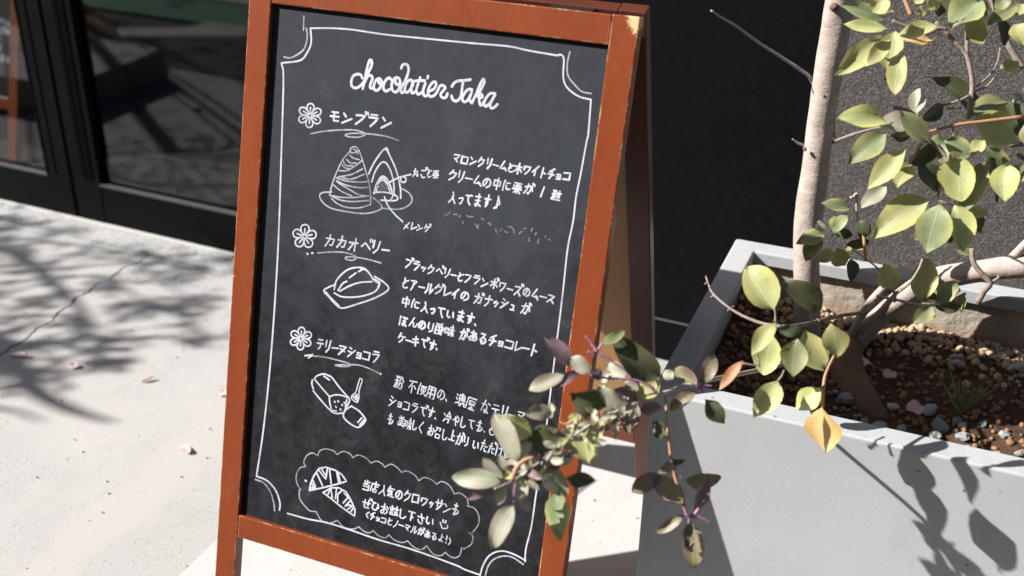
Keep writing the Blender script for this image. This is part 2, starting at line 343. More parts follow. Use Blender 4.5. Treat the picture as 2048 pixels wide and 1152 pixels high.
def mk_asphalt():
    m=NM('asphalt'); c=m.co(); f=m.noise(300,3,.7,c); b=m.noise(2,4,.6,c)
    m.set(Base_Color=m.mix(f,m.ramp(b,[(.3,(.03,.029,.03)),(.7,(.05,.044,.038))]),(.075,.068,.06)),Roughness=.9); m.bump(f,.6,.003); return m.m
ASPH=mk_asphalt()
def mk_paint(name,col):
    m=NM(name); f=m.noise(60,4,.7); m.set(Base_Color=m.mix(m.ramp(f,[(.38,0.0),(.5,1.0)]),tuple(x*.4 for x in col),col),Roughness=.8); m.bump(m.noise(300,2),.5,.002); return m.m
def mk_wood(name,base,dark,chipc=(.62,.42,.22),chips=True,gloss=.34):
    m=NM(name); c=m.co((1,1,.08)); g=m.noise(70,6,.65,c,.6); g2=m.noise(9,3,.5,m.co((1,1,.2)))
    col=m.mix(m.ramp(g,[(.3,0.0),(.7,1.0)]),base,tuple(x*1.25 for x in base)); ln=m.noise(150,4,.7,m.co((1,1,.035)),.3); col=m.mix(m.ramp(ln,[(.5,0.0),(.72,.3)]),col,tuple(x*.6 for x in base)); col=m.mix(m.ramp(m.noise(4,3,.6,m.co()),[(.35,0.0),(.7,.45)]),col,(base[0]*1.12,base[1]*1.4,base[2]*1.8))
    col=m.mix(m.ramp(g2,[(.35,0.0),(.75,.5)]),col,dark)
    sp=m.noise(520,2,.6); col=m.mix(m.ramp(sp,[(.70,0.0),(.76,.55)]),col,(.55,.28,.16))
    if chips:
        bv=m.n('Bevel'); bv.samples=6; bv.inputs['Radius'].default_value=.0035
        ge=m.n('NewGeometry'); d=m.n('VectorMath',operation='DOT_PRODUCT'); m.l(bv.outputs[0],d.inputs[0]); m.l(ge.outputs['Normal'],d.inputs[1])
        edge=m.math('SUBTRACT',1.0,d.outputs['Value'])
        cn=m.noise(34,5,.7,m.co()); cn2=m.noise(210,3,.6,m.co())
        v=m.math('MULTIPLY',m.math('ADD',m.math('MINIMUM',m.math('MULTIPLY',edge,7.0),.40),m.math('ADD',m.math('MULTIPLY',cn,1.3),m.math('MULTIPLY',cn2,.45))),.5)
        wear=m.ramp(v,[(.0,0.0),(.645,0.0),(.655,1.0)])
        # knocked top corner: a sphere round the corner with a ragged rim
        vd=m.n('VectorMath',operation='DISTANCE'); m.l(m.tc.outputs['Object'],vd.inputs[0]); vd.inputs[1].default_value=(.302,.289,1.043)
        dd=m.math('ADD',vd.outputs['Value'],m.math('MULTIPLY',m.noise(120,4,.7,m.co()),.03))
        corner=m.ramp(dd,[(.0,1.0),(.036,1.0),(.038,0.0)])
        lo=m.noise(55,3,.6,m.co((.25,1,1)))
        wear=m.math('MAXIMUM',wear,corner)
        nick=m.noise(95,2,.5,m.co()); wear=m.math('MAXIMUM',wear,m.ramp(nick,[(.79,0.0),(.80,1.0)]))
        col=m.mix(wear,col,m.mix(m.noise(60,3),chipc,tuple(x*.8 for x in chipc)))
        r=m.math('ADD',m.math('MULTIPLY',wear,.4),gloss); h=m.math('SUBTRACT',m.math('MULTIPLY',g,.25),wear)
        m.set(Base_Color=col,Roughness=r); m.bump(h,.45,.0008)
    else:
        m.set(Base_Color=col,Roughness=gloss); m.bump(g,.2,.0006)
    m.p.inputs['Coat Weight'].default_value=.08; m.p.inputs['Coat Roughness'].default_value=.3; m.p.inputs['Specular IOR Level'].default_value=.3
    return m.m
WOOD=mk_wood('worn_reddish_varnish',(.172,.037,.011),(.105,.019,.0065))
def mk_board():
    m=NM('chalkboard_surface'); c=m.co()
    a=m.noise(5,6,.65,c,.5); b=m.noise(26,5,.7,m.co((1,1,.5),(0,.5,0))); f=m.noise(600,2,.6,c)
    col=m.mix(m.ramp(a,[(.3,0.0),(.7,1.0)]),(.0055,.006,.0072),(.010,.011,.0135))
    col=m.mix(m.ramp(b,[(.45,0.0),(.8,.5)]),col,(.028,.029,.032))
    col=m.mix(m.ramp(m.noise(11,5,.7,m.co((1,1,1.4),(0,1,0)),1.2),[(.60,0.0),(.72,.35)]),col,(.07,.07,.074))
    mo=m.noise(48,5,.75,m.co(),.3); col=m.mix(m.ramp(mo,[(.42,.0),(.62,.6)]),col,(.026,.0255,.025)); mo2=m.noise(19,5,.7,m.co((1,1,.8),(0,.4,0)),.8); col=m.mix(m.ramp(mo2,[(.5,.0),(.66,.5)]),col,(.029,.032,.041))
    ws=m.noise(7,7,.75,m.co((1.6,1,.9),(0,-.55,0)),1.2)
    col=m.mix(m.ramp(ws,[(.56,0.0),(.65,.22),(.72,0.0)]),col,(.085,.086,.092))
    sx=m.n('SeparateXYZ'); m.l(m.tc.outputs['Object'],sx.inputs[0])
    top=m.math('ADD',sx.outputs['Z'],m.math('MULTIPLY',m.noise(6,4,.6,c),.5))
    col=m.mix(m.ramp(top,[(.74,0.0),(1.15,.5)]),col,(.050,.055,.070))      # bluish sky sheen painted into the colour towards the top
    col=m.mix(m.ramp(f,[(.3,.0),(.7,.2)]),col,(.032,.032,.035))
    sp=m.noise(330,1,.5,c); col=m.mix(m.ramp(sp,[(.79,0.0),(.82,.5)]),col,(.16,.17,.18))
    m.set(Base_Color=col,Roughness=.52); m.bump(f,.15,.0004); m.p.inputs['Specular IOR Level'].default_value=.07; return m.m
BOARD=mk_board()
def mk_marker(name,hi,lo,a=.30,b=.56):
    m=NM(name); n=m.noise(160,4,.65,m.co()); n2=m.noise(16,2,.5,m.co())
    v=m.math('ADD',m.math('MULTIPLY',n,.55),m.math('MULTIPLY',n2,.45))
    m.set(Base_Color=m.mix(m.ramp(v,[(a,0.0),(b,1.0)]),lo,hi),Roughness=.8); m.p.inputs['Specular IOR Level'].default_value=.2; return m.m
INK=mk_marker('white_board_marker',(.47,.48,.54),(.24,.25,.29)); THIN=mk_marker('thin_board_marker',(.34,.35,.39),(.12,.125,.14),.38,.6)
FADE=mk_marker('rubbed_board_marker',(.17,.17,.18),(.08,.081,.088),.42,.62)
def mk_plain(name,col,rough=.5,metal=0,var=.12,sc=30,spec=.5):
    m=NM(name); n=m.noise(sc,4,.6); m.set(Base_Color=m.mix(n,tuple(x*(1-var) for x in col),tuple(x*(1+var) for x in col)),Roughness=rough,Metallic=metal); m.bump(n,.08,.001); m.p.inputs['Specular IOR Level'].default_value=spec; return m.m
METAL=mk_plain('black_anodised_frame',(.0035,.0036,.004),.5,0,.2,40,.05)
RUBBER=mk_plain('black_gasket',(.008,.008,.008),.7,0,.2,80,.2)
STEEL=mk_plain('chain_steel',(.30,.28,.25),.35,1)
MDF=mk_plain('brown_back_panel',(.44,.235,.09),.6,0,.15,14)
SHADEWOOD=mk_wood('shaded_varnish',(.075,.020,.011),(.045,.013,.008),chips=False)  # same varnish darkened: shade on the rear frame put into the colour
def mk_darkwall():
    m=NM('black_textured_sheet'); c=m.co2((120,120,4),R(33)); d=m.co2((4,120,120),R(33))
    a=m.noise(5,3,.6,c); b=m.noise(5,3,.6,d); t=m.math('MULTIPLY',m.math('ADD',a,b),.5); s=m.noise(600,1,.5,m.co())
    big=m.noise(3,4,.6,m.co())
    col=m.mix(m.ramp(t,[(.44,0.0),(.6,1.0)]),(.0028,.003,.0035),(.0056,.006,.007))
    col=m.mix(m.ramp(big,[(.4,0.0),(.8,.4)]),col,(.0065,.007,.0078))
    col=m.mix(m.ramp(s,[(.78,0.0),(.82,.8)]),col,(.07,.07,.07))
    m.set(Base_Color=col,Roughness=.62); m.bump(t,.3,.0006); m.p.inputs['Specular IOR Level'].default_value=.035; return m.m
BLACKWALL=mk_darkwall()
def mk_roughwall():
    m=NM('dark_pebbledash'); c=m.co(); v=m.vor(330,c); n=m.noise(330,3,.75,c); big=m.noise(4,4,.6,c)
    t=m.math('ADD',m.math('MULTIPLY',v,.5),m.math('MULTIPLY',n,.75))
    col=m.ramp(t,[(.42,(.022,.020,.020)),(.57,(.052,.047,.045)),(.75,(.15,.137,.127))])
    col=m.mix(m.ramp(big,[(.35,0.0),(.7,.4)]),col,(.085,.077,.072))
    m.set(Base_Color=col,Roughness=.8); m.p.inputs['Specular IOR Level'].default_value=.2; m.bump(t,1.0,.003); return m.m
ROUGHWALL=mk_roughwall()
def mk_liner():
    m=NM('rough_inner_cement'); c=m.co(); a=m.noise(22,6,.7,c,.6); b=m.noise(90,4,.7,c); v=m.vor(60,c,'DISTANCE_TO_EDGE')
    col=m.mix(m.ramp(a,[(.35,0.0),(.65,1.0)]),(.36,.32,.27),(.28,.23,.18)); 
    sx=m.n('SeparateXYZ'); m.l(m.tc.outputs['Object'],sx.inputs[0]); z=m.math('ADD',sx.outputs['Z'],m.math('MULTIPLY',a,.05))
    col=m.mix(m.ramp(z,[(.435,.7),(.47,0.0)]),col,(.33,.20,.11))
    m.set(Base_Color=col,Roughness=.9); m.bump(m.math('ADD',a,m.math('MULTIPLY',b,.4)),.9,.006); return m.m
LINER=mk_liner()
def mk_soil():
    m=NM('brown_soil'); a=m.noise(60,6,.75,m.co()); b=m.noise(250,3,.7,m.co())
    m.set(Base_Color=m.ramp(m.math('ADD',m.math('MULTIPLY',a,.7),m.math('MULTIPLY',b,.3)),[(.3,(.022,.011,.006)),(.55,(.085,.038,.017)),(.75,(.17,.085,.04))]),Roughness=.95); m.bump(m.math('ADD',a,b),1.0,.006); return m.m
SOIL=mk_soil()
def mk_stone(name,a,b,sc=60):
    m=NM(name); oi=m.n('ObjectInfo'); n=m.noise(sc,5,.65); 
    col=m.mix(n,a,b); hs=m.n('HueSaturation'); m.l(col,hs.inputs['Color']); m.l(m.math('ADD',m.math('MULTIPLY',oi.outputs['Random'],.7),.65),hs.inputs['Value']); m.l(hs.outputs[0],m.p.inputs['Base Color'])
    m.p.inputs['Roughness'].default_value=.8; m.bump(n,.5,.003); return m.m
GREYST=mk_stone('grey_crushed_stone',(.17,.175,.19),(.36,.36,.36)); TANST=mk_stone('tan_clay_pellet',(.44,.29,.17),(.56,.43,.29),90); BRNST=mk_stone('brown_clay_pellet',(.15,.072,.034),(.30,.17,.09),90)
def mk_bark(name,a,b,c3):
    m=NM(name); g=m.noise(26,5,.65,m.co((1,1,3.0))); h=m.noise(120,4,.7,m.co()); bl=m.noise(7,3,.6,m.co())
    col=m.mix(m.ramp(g,[(.35,0.0),(.65,1.0)]),a,b); col=m.mix(m.ramp(h,[(.55,0.0),(.75,.5)]),col,c3); col=m.mix(m.ramp(bl,[(.45,0.0),(.7,.5)]),col,tuple(x*.75 for x in b))
    lt=m.noise(60,4,.7,m.co((1,1,1.2)),.5); col=m.mix(m.ramp(lt,[(.52,0.0),(.66,.6)]),col,tuple(x*.72 for x in a)); m.set(Base_Color=col,Roughness=.78); m.bump(m.math('ADD',m.math('MULTIPLY',g,1.0),m.math('ADD',m.math('MULTIPLY',h,.6),lt)),.7,.002); return m.m
BARK=mk_bark('smooth_grey_bark',(.43,.36,.32),(.33,.27,.235),(.18,.135,.11))
TWIGM=mk_bark('grey_twig_bark',(.26,.20,.17),(.18,.135,.115),(.35,.30,.26))
PURPLE=mk_plain('purple_shoot',(.26,.12,.19),.5); ORANGETW=mk_plain('orange_brown_twig',(.36,.19,.10),.6); ROOT=mk_bark('brown_root_bark',(.17,.09,.055),(.11,.055,.035),(.2,.12,.08))
def mk_leaf(name,a,b,vein,edge=None,trans=.38,rough=.55,spots=.45):
    m=NM(name); uv=m.n('UVMap'); uv.uv_map='UVMap'; sx=m.n('SeparateXYZ'); m.l(uv.outputs[0],sx.inputs[0])
    oi=m.n('ObjectInfo'); c=m.co()
    n=m.noise(40,4,.6,c); col=m.mix(m.ramp(n,[(.35,0.0),(.68,1.0)]),a,b)
    # side veins: stripes slanting from the midrib
    ax=m.math('ABSOLUTE',m.math('SUBTRACT',sx.outputs['X'],.5))
    ph=m.math('SUBTRACT',m.math('MULTIPLY',sx.outputs['Y'],7.0),m.math('MULTIPLY',ax,5.0)); fr=m.math('FRACT',ph); dv=m.math('ABSOLUTE',m.math('SUBTRACT',fr,.5))
    vv=m.ramp(dv,[(.0,.45),(.10,0.0)]); mid=m.ramp(ax,[(.012,1.0),(.03,0.0)])
    vn=m.math('MAXIMUM',vv,mid); col=m.mix(m.math('MULTIPLY',vn,.55),col,vein)
    if edge: col=m.mix(m.ramp(m.math('ADD',ax,m.math('MULTIPLY',n,.2)),[(.30,0.0),(.56,.9)]),col,edge)
    sp=m.noise(130,3,.6,c); col=m.mix(m.ramp(sp,[(.66,0.0),(.72,spots)]),col,(.20,.11,.05))
    hs=m.n('HueSaturation'); m.l(col,hs.inputs['Color']); m.l(m.math('ADD',m.math('MULTIPLY',oi.outputs['Random'],.35),.82),hs.inputs['Value']); m.l(m.math('ADD',m.math('MULTIPLY',oi.outputs['Random'],.03),.485),hs.inputs['Hue'])
    m.l(hs.outputs[0],m.p.inputs['Base Color']); m.p.inputs['Roughness'].default_value=rough; m.bump(vn,.4,.0006)
    tr=m.n('BsdfTranslucent'); m.l(hs.outputs[0],tr.inputs[0]); mx=m.n('MixShader'); mx.inputs[0].default_value=trans
    m.l(m.p.outputs[0],mx.inputs[1]); m.l(tr.outputs[0],mx.inputs[2]); m.l(mx.outputs[0],m.o.inputs[0]); return m.m
LM={'L':mk_leaf('yellow_green_leaf',(.35,.375,.15),(.44,.44,.20),(.52,.51,.28),(.56,.50,.17)),
    'G':mk_leaf('green_leaf',(.18,.22,.105),(.26,.29,.14),(.34,.36,.22),(.40,.38,.14)),
    'D':mk_leaf('shaded_green_leaf',(.06,.07,.030),(.095,.10,.045),(.15,.15,.08),None,.22),  # leaves turned from the sun, their shade put into the colour
    'Y':mk_leaf('yellow_orange_leaf',(.70,.52,.22),(.66,.38,.18),(.66,.48,.22),(.60,.40,.12),spots=.6),
    'O':mk_leaf('orange_leaf',(.60,.27,.11),(.62,.38,.20),(.6,.4,.25)),
    'P':mk_leaf('pale_grey_green_leaf',(.31,.32,.22),(.39,.39,.29),(.48,.47,.39),(.33,.25,.21),.3,.5),
    'V':mk_leaf('purplish_leaf',(.15,.11,.11),(.21,.15,.155),(.32,.22,.25),(.26,.14,.17),.25,.45),
    'A':mk_leaf('olive_leaf',(.17,.155,.085),(.235,.215,.125),(.35,.31,.22),(.27,.16,.16),.28,.45)}
LITTER=mk_leaf('pink_fallen_leaf',(.52,.34,.34),(.62,.46,.44),(.6,.45,.44),trans=.15); LITTERB=mk_leaf('brown_fallen_leaf',(.22,.12,.06),(.34,.2,.1),(.3,.2,.1),trans=.1)
GRASS=mk_leaf('grass_blade',(.10,.15,.05),(.16,.21,.08),(.2,.25,.1),trans=.3)
def mk_glass():
    m=NM('door_glass'); t=m.t; tr=m.n('BsdfTransparent'); tr.inputs[0].default_value=(.56,.58,.57,1)
    gl=m.n('BsdfGlossy'); gl.inputs['Roughness'].default_value=.0; gl.inputs[0].default_value=(1,1,1,1)
    fr=m.n('Fresnel'); gg=m.n('NewGeometry'); m.l(m.math('SUBTRACT',1.55,m.math('MULTIPLY',gg.outputs['Backfacing'],1.55-1/1.55)),fr.inputs[0]); mx=m.n('MixShader'); m.l(fr.outputs[0],mx.inputs[0]); m.l(tr.outputs[0],mx.inputs[1]); m.l(gl.outputs[0],mx.inputs[2])
    m.l(mx.outputs[0],m.o.inputs[0]); t.nodes.remove(m.p); return m.m
GLASS=mk_glass()
FLOORM=mk_plain('dark_shop_floor',(.028,.026,.024),.6,0,.3,20); INW=mk_plain('dark_shop_wall',(.02,.019,.018),.8)
# ================================================================ setting
def sheet(name,pts,z,mat,kind='structure',depth=None):
    bm=bmesh.new(); vs=[bm.verts.new((x,y,z)) for x,y in pts]; f=bm.faces.new(vs)
    if f.normal.z<0: f.normal_flip()
    if depth:
        r=bmesh.ops.extrude_face_region(bm,geom=[f]); 
        for v in r['geom']:
            if isinstance(v,bmesh.types.BMVert): v.co.z-=depth
    bmesh.ops.triangulate(bm,faces=[f for f in bm.faces if len(f.verts)>4])
    o=fin(name,bm,mat); tag(o,kind=kind); return o
sheet('ground',[(-90,-90),(90,-90),(90,90),(-90,90)],-.03,ASPH)
sheet('road',[(-40,-14),(40,-14),(40,-1.98),(-40,-1.98)],-.022,ASPH)
# pavement of the shopfront: the crack really parts two slabs
crack=[(-1.501,-.118),(-1.497,-.15),(-1.512,-.19),(-1.505,-.235),(-1.497,-.27),(-1.512,-.30),(-1.498,-.345),(-1.507,-.38),(-1.488,-.42),(-1.492,-.46),(-1.472,-.50),(-1.478,-.55),(-1.462,-.60),(-1.468,-.64),(-1.460,-.69),(-1.468,-.76),(-1.45,-.86),(-1.46,-.95),(-1.44,-1.05)]
cc=[]
for i in range(len(crack)-1):
    a=Vector(crack[i]); b=Vector(crack[i+1])
    for k in range(5):
        p=a.lerp(b,k/5); q=noise.noise(Vector((p.x*60,p.y*90,3)))*.006; cc.append((p.x+q,p.y))
cc.append(crack[-1])
gw=lambda i:.0015+.0030*abs(noise.noise(Vector((i*.37,1.7,0))))+.0010*min(1,(len(cc)-i)/10)*min(1,i/6+.2)
EDGE=-1.28
left=[(x-gw(i),y) for i,(x,y) in enumerate(cc)]; right=[(x+gw(i),y) for i,(x,y) in enumerate(cc)]
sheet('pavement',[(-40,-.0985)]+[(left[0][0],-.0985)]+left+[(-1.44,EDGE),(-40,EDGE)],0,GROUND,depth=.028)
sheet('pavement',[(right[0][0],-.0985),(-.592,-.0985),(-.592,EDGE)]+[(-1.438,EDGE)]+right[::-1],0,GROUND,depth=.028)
sheet('pavement',[(-.5915,-.0985),(6,-.0985),(6,EDGE),(-.5915,EDGE)],.0005,SLAB,depth=.028)
sheet('pavement',[(-40,.02),(6,.02),(6,-.097),(-40,-.097)],.003,GROUND,depth=.03)       # strip along the doors
sheet('road_marking',[(-40,-2.34),(40,-2.34),(40,-1.985),(-40,-1.985)],-.017,mk_paint('green_road_paint',(.045,.21,.12)))
sheet('road_marking',[(-40,-2.56),(40,-2.56),(40,-2.38),(-40,-2.38)],-.017,mk_paint('grey_white_road_paint',(.5,.5,.5)))
sheet('shop_floor',[(-6,.06),(-.75,.06),(-.75,5),(-6,5)],.001,FLOORM)
BEAD=mk_plain('lit_lower_bead',(.05,.05,.052),.45,0,.3,40,.3)  # paler than the frame: light on the bead ledge painted as colour
# ================================================================ shopfront
def frame_bar(name,x0,x1,z0,z1,par,y0=-.0,y1=.045,bev=.002,mat=METAL):
    bm=bmesh.new(); box(bm,x0,x1,y0,y1,z0,z1,bev=bev); return fin(name,bm,mat,par)
def door(x0,x1,label,cat,sl=.085,sr=.085,yo=0):
    d=empty('shop_door',((x0+x1)/2,0,0)); tag(d,label,cat,'black framed glass shop doors')
    ox=(x0+x1)/2
    def fb(name,a,b,c,e,y0,y1,bev=.002,mat=METAL): return frame_bar(name,a-ox,b-ox,c,e,d,y0+yo,y1+yo,bev,mat)
    fb('stile',x0,x0+sl,.006,2.1,0,.045); fb('stile',x1-sr,x1,.006,2.1,0,.045)
    fb('bottom_rail',x0+sl+.0005,x1-sr-.0005,.006,.124,.002,.043); fb('top_rail',x0+sl+.0005,x1-sr-.0005,2.02,2.1,.002,.043)
    for a,b,c,e in ((x0+sl,x0+sl+.006,.130,2.014),(x1-sr-.006,x1-sr,.130,2.014),(x0+sl,x1-sr,.1245,.132)):
        fb('glazing_bead',a+.0004,b-.0004,c,e,-.003,.012,.001,METAL if b-a<.1 else BEAD)
    raw('pane',[(x0+sl+.003-ox,.022+yo,.128),(x1-sr-.003-ox,.022+yo,.128),(x1-sr-.003-ox,.022+yo,2.02),(x0+sl+.003-ox,.022+yo,2.02)],[(0,1,2,3)],GLASS,d); return d
d1=door(-3.4,-1.853,'black framed glass door at the left edge with a second menu board behind it','door',.085,.082)
d2=door(-1.846,-.80,'black framed glass door nearer the menu board, mirroring the pavement','door',.100,.085,.004)
for (x0,x1) in ((-1.852,-1.847),):
    o=frame_bar('door_gasket',x0,x1,.012,2.1,None,.012,.03,0,RUBBER); tag(o,'thin black gasket strip between the two glass doors','gasket')
# fine grooves on the door stiles
for d,xs in ((d1,(-1.905,)),(d2,(-1.800,-1.775,))):
    for x in xs:
        bm=bmesh.new(); box(bm,x-d.location.x-.002,x-d.location.x+.002,-.003,.001,.14,2.1); fin('trim_strip',bm,METAL,d)
bm=bmesh.new(); box(bm,-6,6,-.012,.05,2.104,2.9,bev=.003); o=fin('shop_fascia',bm,METAL); tag(o,'black metal fascia above the glass doors and black wall','fascia')
bm=bmesh.new(); box(bm,-40,-3.41,0,.2,0,2.1,bev=.003); o=fin('building_wall',bm,BLACKWALL); tag(o,'black shop wall left of the glass doors','wall')
wl=empty('black_shop_wall',(-.3,0,0)); tag(wl,'smooth black sheet clad wall behind the menu board and planter','wall')
bm=bmesh.new(); box(bm,-.795+.3,.262+.3,-.032,.06,.116,2.1,bev=.002); fin('wall_panel',bm,BLACKWALL,wl)
bm=bmesh.new(); box(bm,-.795+.3,.262+.3,-.029,.06,.004,.112,bev=.0015); fin('plinth_panel',bm,BLACKWALL,wl)
bm=bmesh.new(); box(bm,-.795+.3,.262+.3,-.033,.05,.1125,.1155); fin('joint_trim',bm,mk_plain('grey_joint_trim',(.16,.16,.16),.3,.6),wl)
bm=bmesh.new(); box(bm,-3.39,-.80,-.008,-.0008,.0035,.0085,bev=.001); o=fin('door_sill',bm,mk_plain('pale_sill_trim',(.5,.49,.47),.6)); tag(o,'thin pale sill strip along the foot of the glass doors','sill')
# rough wall: a really uneven face
def rough_wall():
    V=[];F=[];nx,nz=260,230; x0,x1,z0,z1=.266,1.3,0,1.02
    for j in range(nz+1):
        for i in range(nx+1):
            x=x0+(x1-x0)*i/nx; z=z0+(z1-z0)*j/nz
            h=noise.noise(Vector((x*240,z*240,0)))*.0009+noise.noise(Vector((x*40,z*40,5)))*.0006
            V.append((x,-.052-h,z))
    for j in range(nz):
        for i in range(nx):
            a=j*(nx+1)+i; F.append((a,a+1,a+nx+2,a+nx+1))
    b=len(V); V+=[(x0,.1,z0),(x0,.1,z1)]; F.append((0,nz*(nx+1),b+1,b))
    o=raw('pebbledash_face',V,F,ROUGHWALL,rw,True)
rw=empty('rough_wall'); tag(rw,'dark grey coarse grained wall behind the leafy tree','wall'); rough_wall()
bm=bmesh.new(); box(bm,.2665,6,-.050,.1,1.0203,2.1); fin('pebbledash_face',bm,ROUGHWALL,rw); bm=bmesh.new(); box(bm,1.3003,6,-.050,.1,0,1.0197); fin('pebbledash_face',bm,ROUGHWALL,rw)
# shop interior shell
bm=bmesh.new(); box(bm,-6,-.75,4.9,5.0,0,2.6); o=fin('interior_wall',bm,INW); tag(o,'dark rear wall inside the shop behind the glass','wall')
bm=bmesh.new(); box(bm,-.76,-.70,.07,4.89,0,2.6); o=fin('interior_wall',bm,INW); tag(o,'dark side wall inside the shop right of the doors','wall')
bm=bmesh.new(); box(bm,-6.1,-6.01,.21,4.89,0,2.6); o=fin('interior_wall',bm,INW); tag(o,'dark side wall inside the shop at its far left','wall')
bm=bmesh.new(); box(bm,-6.1,6,.055,5.0,2.91,3.0); o=fin('shop_roof',bm,INW); tag(o,'dark flat ceiling slab above the shop interior','ceiling')
# upper storeys of the shop and the house across the road: added out of view to block sky light
bm=bmesh.new(); box(bm,-40,12,.06,.4,3.01,8.4,bev=.01); o=fin('added_upper_wall',bm,mk_plain('dark_grey_render',(.06,.06,.06),.85)); tag(o,'added unseen dark grey upper wall above the fascia, blocking sky light','wall')
hb=empty('added_house_across',(0,-9.2,0)); tag(hb,'added unseen brown brick building across the road with two rows of dark windows, blocking the low sky','building')
bm=bmesh.new(); box(bm,-26,22,-6,0,-.03,7.2,bev=.02); fin('wall',bm,mk_plain('brown_brick_wall',(.12,.075,.055),.9,0,.3,5),hb)
bm=bmesh.new(); box(bm,-26.3,22.3,-6.2,.25,7.203,7.4,bev=.02); fin('roof',bm,mk_plain('grey_roof',(.06,.06,.06),.9),hb)
for i_ in range(14):
    for j_ in range(2):
        bm=bmesh.new(); box(bm,-24+i_*3.3,-22.4+i_*3.3,.002,.05,1.0+j_*3,2.6+j_*3,bev=.01); f_=fin('window',bm,METAL,hb)
        bm=bmesh.new(); box(bm,-23.9+i_*3.3,-22.5+i_*3.3,.053,.056,1.1+j_*3,2.5+j_*3); fin('pane',bm,RUBBER,f_)
# low concrete block seen in the glass
bm=bmesh.new(); box(bm,-3.35,-2.5,-1.17,-.62,0,.125,bev=.006); o=fin('concrete_block',bm,PLANT); tag(o,'low grey concrete block mirrored in the glass door','concrete block')
# ================================================================ A-board
PHI,PHR=.27121,.2972; HH,WS,WR,H1,H0=1.0806,.0382,.0404,.2166,.1772; HW=.3; TH=.021
PSI=.031; BX,BY=-.16191,-1.17814
def Fp(u,w,v):   # front panel: u right, w depth behind the face, v up the panel
    return (u, v*math.sin(PHI)+w*math.cos(PHI), v*math.cos(PHI)-w*math.sin(PHI))
YT=HH*math.sin(PHI)+.026; ZT=HH*math.cos(PHI)
def Rp(u,w,v):   # rear panel: w = depth towards the viewer side face .. back
    t=HH-v
    return (u, YT+t*math.sin(PHR)+w*math.cos(PHR), ZT-t*math.cos(PHR)+w*math.sin(PHR))
V0R=HH-ZT/math.cos(PHR)+.001
SN=[0]
def ribbon(V,F,pts,wd,w0,smooth=True,seed=0,fold=True):
    """marker stroke: a thin raised ribbon with round ends; pts in (u,v)"""
    P=[Vector((p[0],p[1])) for p in pts]
    if len(P)==1: P.append(P[0]+Vector((wd*.3,0)))
    Q=catmull([Vector((p.x,p.y,0)) for p in P],5) if smooth and len(P)>2 else [Vector((p.x,p.y,0)) for p in P]
    # resample so that width can waver
    Z=[Q[0]]
    for a,b in zip(Q,Q[1:]):
        n=max(1,int((b-a).length/(wd*1.3)))
        for k in range(1,n+1): Z.append(a.lerp(b,k/n))
    # merge near duplicates
    Y=[Z[0]]
    for z in Z[1:]:
        if (z-Y[-1]).length>wd*.12: Y.append(z)
    if len(Y)<2: Y.append(Y[0]+Vector((wd*.2,0,0)))
    n=len(Y); rows=[]
    T=[(Y[min(i+1,n-1)]-Y[max(i-1,0)]).normalized() for i in range(n)]
    for s_,a_ in ((.98,.18),(.75,.66),(.38,.92)): rows.append((Y[0]-T[0]*wd*.5*s_,T[0],a_))
    for i in range(n): rows.append((Y[i],T[i],1))
    for s_,a_ in ((.38,.92),(.75,.66),(.98,.18)): rows.append((Y[-1]+T[-1]*wd*.5*s_,T[-1],a_))
    SN[0]+=1; off=w0-(SN[0]%45)*.000005
    b=len(V)
    for i,(c,t,a) in enumerate(rows):
        k=wd*.5*a*(1+.16*noise.noise(Vector((c.x*90,c.y*90,seed))))
        nn=Vector((-t.y,t.x,0))*k
        V.append((c.x+nn.x,off,c.y+nn.y)); V.append((c.x,off-.00005,c.y)); V.append((c.x-nn.x,off,c.y-nn.y))
    for i in range(len(rows)-1):
        q=b+i*3
        F.append((q,q+1,q+4,q+3)); F.append((q+1,q+2,q+5,q+4))
def make_stand(name='menu_stand'):
    t=empty(name)
    def fb(nm,u0,u1,w0,w1,v0,v1,par,mat,fn,bev=.0018):
        bm=bmesh.new(); box(bm,u0,u1,w0,w1,v0,v1,f=lambda a,b,c:fn(a,b,c),bev=bev); return fin(nm,bm,mat,par)
    for s in (-1,1):
        a,b=sorted((s*HW,s*(HW-WS)))
        fb('front_stile',a,b,0,TH,.004,HH,t,WOOD,Fp)
        fb('rear_stile',a,b,0,TH,V0R,HH-.001,t,SHADEWOOD,Rp)
    fb('top_rail',-HW+WS+.0003,HW-WS-.0003,.0006,TH-.0006,HH-WR,HH-.0006,t,WOOD,Fp)
    fb('bottom_rail',-HW+WS+.0003,HW-WS-.0003,.0006,TH-.0006,H0,H1,t,WOOD,Fp)
    fb('rear_top_rail',-HW+WS+.0003,HW-WS-.0003,.0006,TH-.0006,HH-WR,HH-.002,t,SHADEWOOD,Rp)
    fb('rear_bottom_rail',-HW+WS+.0003,HW-WS-.0003,.0006,TH-.0006,V0R+.155,V0R+.197,t,WOOD,Rp)
    fb('back_panel',-HW+WS+.001,HW-WS-.001,.007,.0125,V0R+.199,HH-WR-.001,t,MDF,Rp,0)
    bd=fb('chalkboard',-HW+WS+.0006,HW-WS-.0006,.0085,.0135,H1+.0004,HH-WR-.0004,t,BOARD,Fp,0)
    for s in (-.2,.2):
        bm=bmesh.new(); box(bm,s-.03,s+.03,HH*math.sin(PHI)+.004,HH*math.sin(PHI)+.045,ZT-.005,ZT-.0025); fin('hinge',bm,STEEL,t)
    return t,bd
stand,bd=make_stand(); stand.location=(BX,BY,0); stand.rotation_euler.z=PSI
tag(stand,'reddish wooden A-board menu stand with a hand written chalkboard, in front of the planter','menu board')
cP,sP=math.cos(PSI),math.sin(PSI)
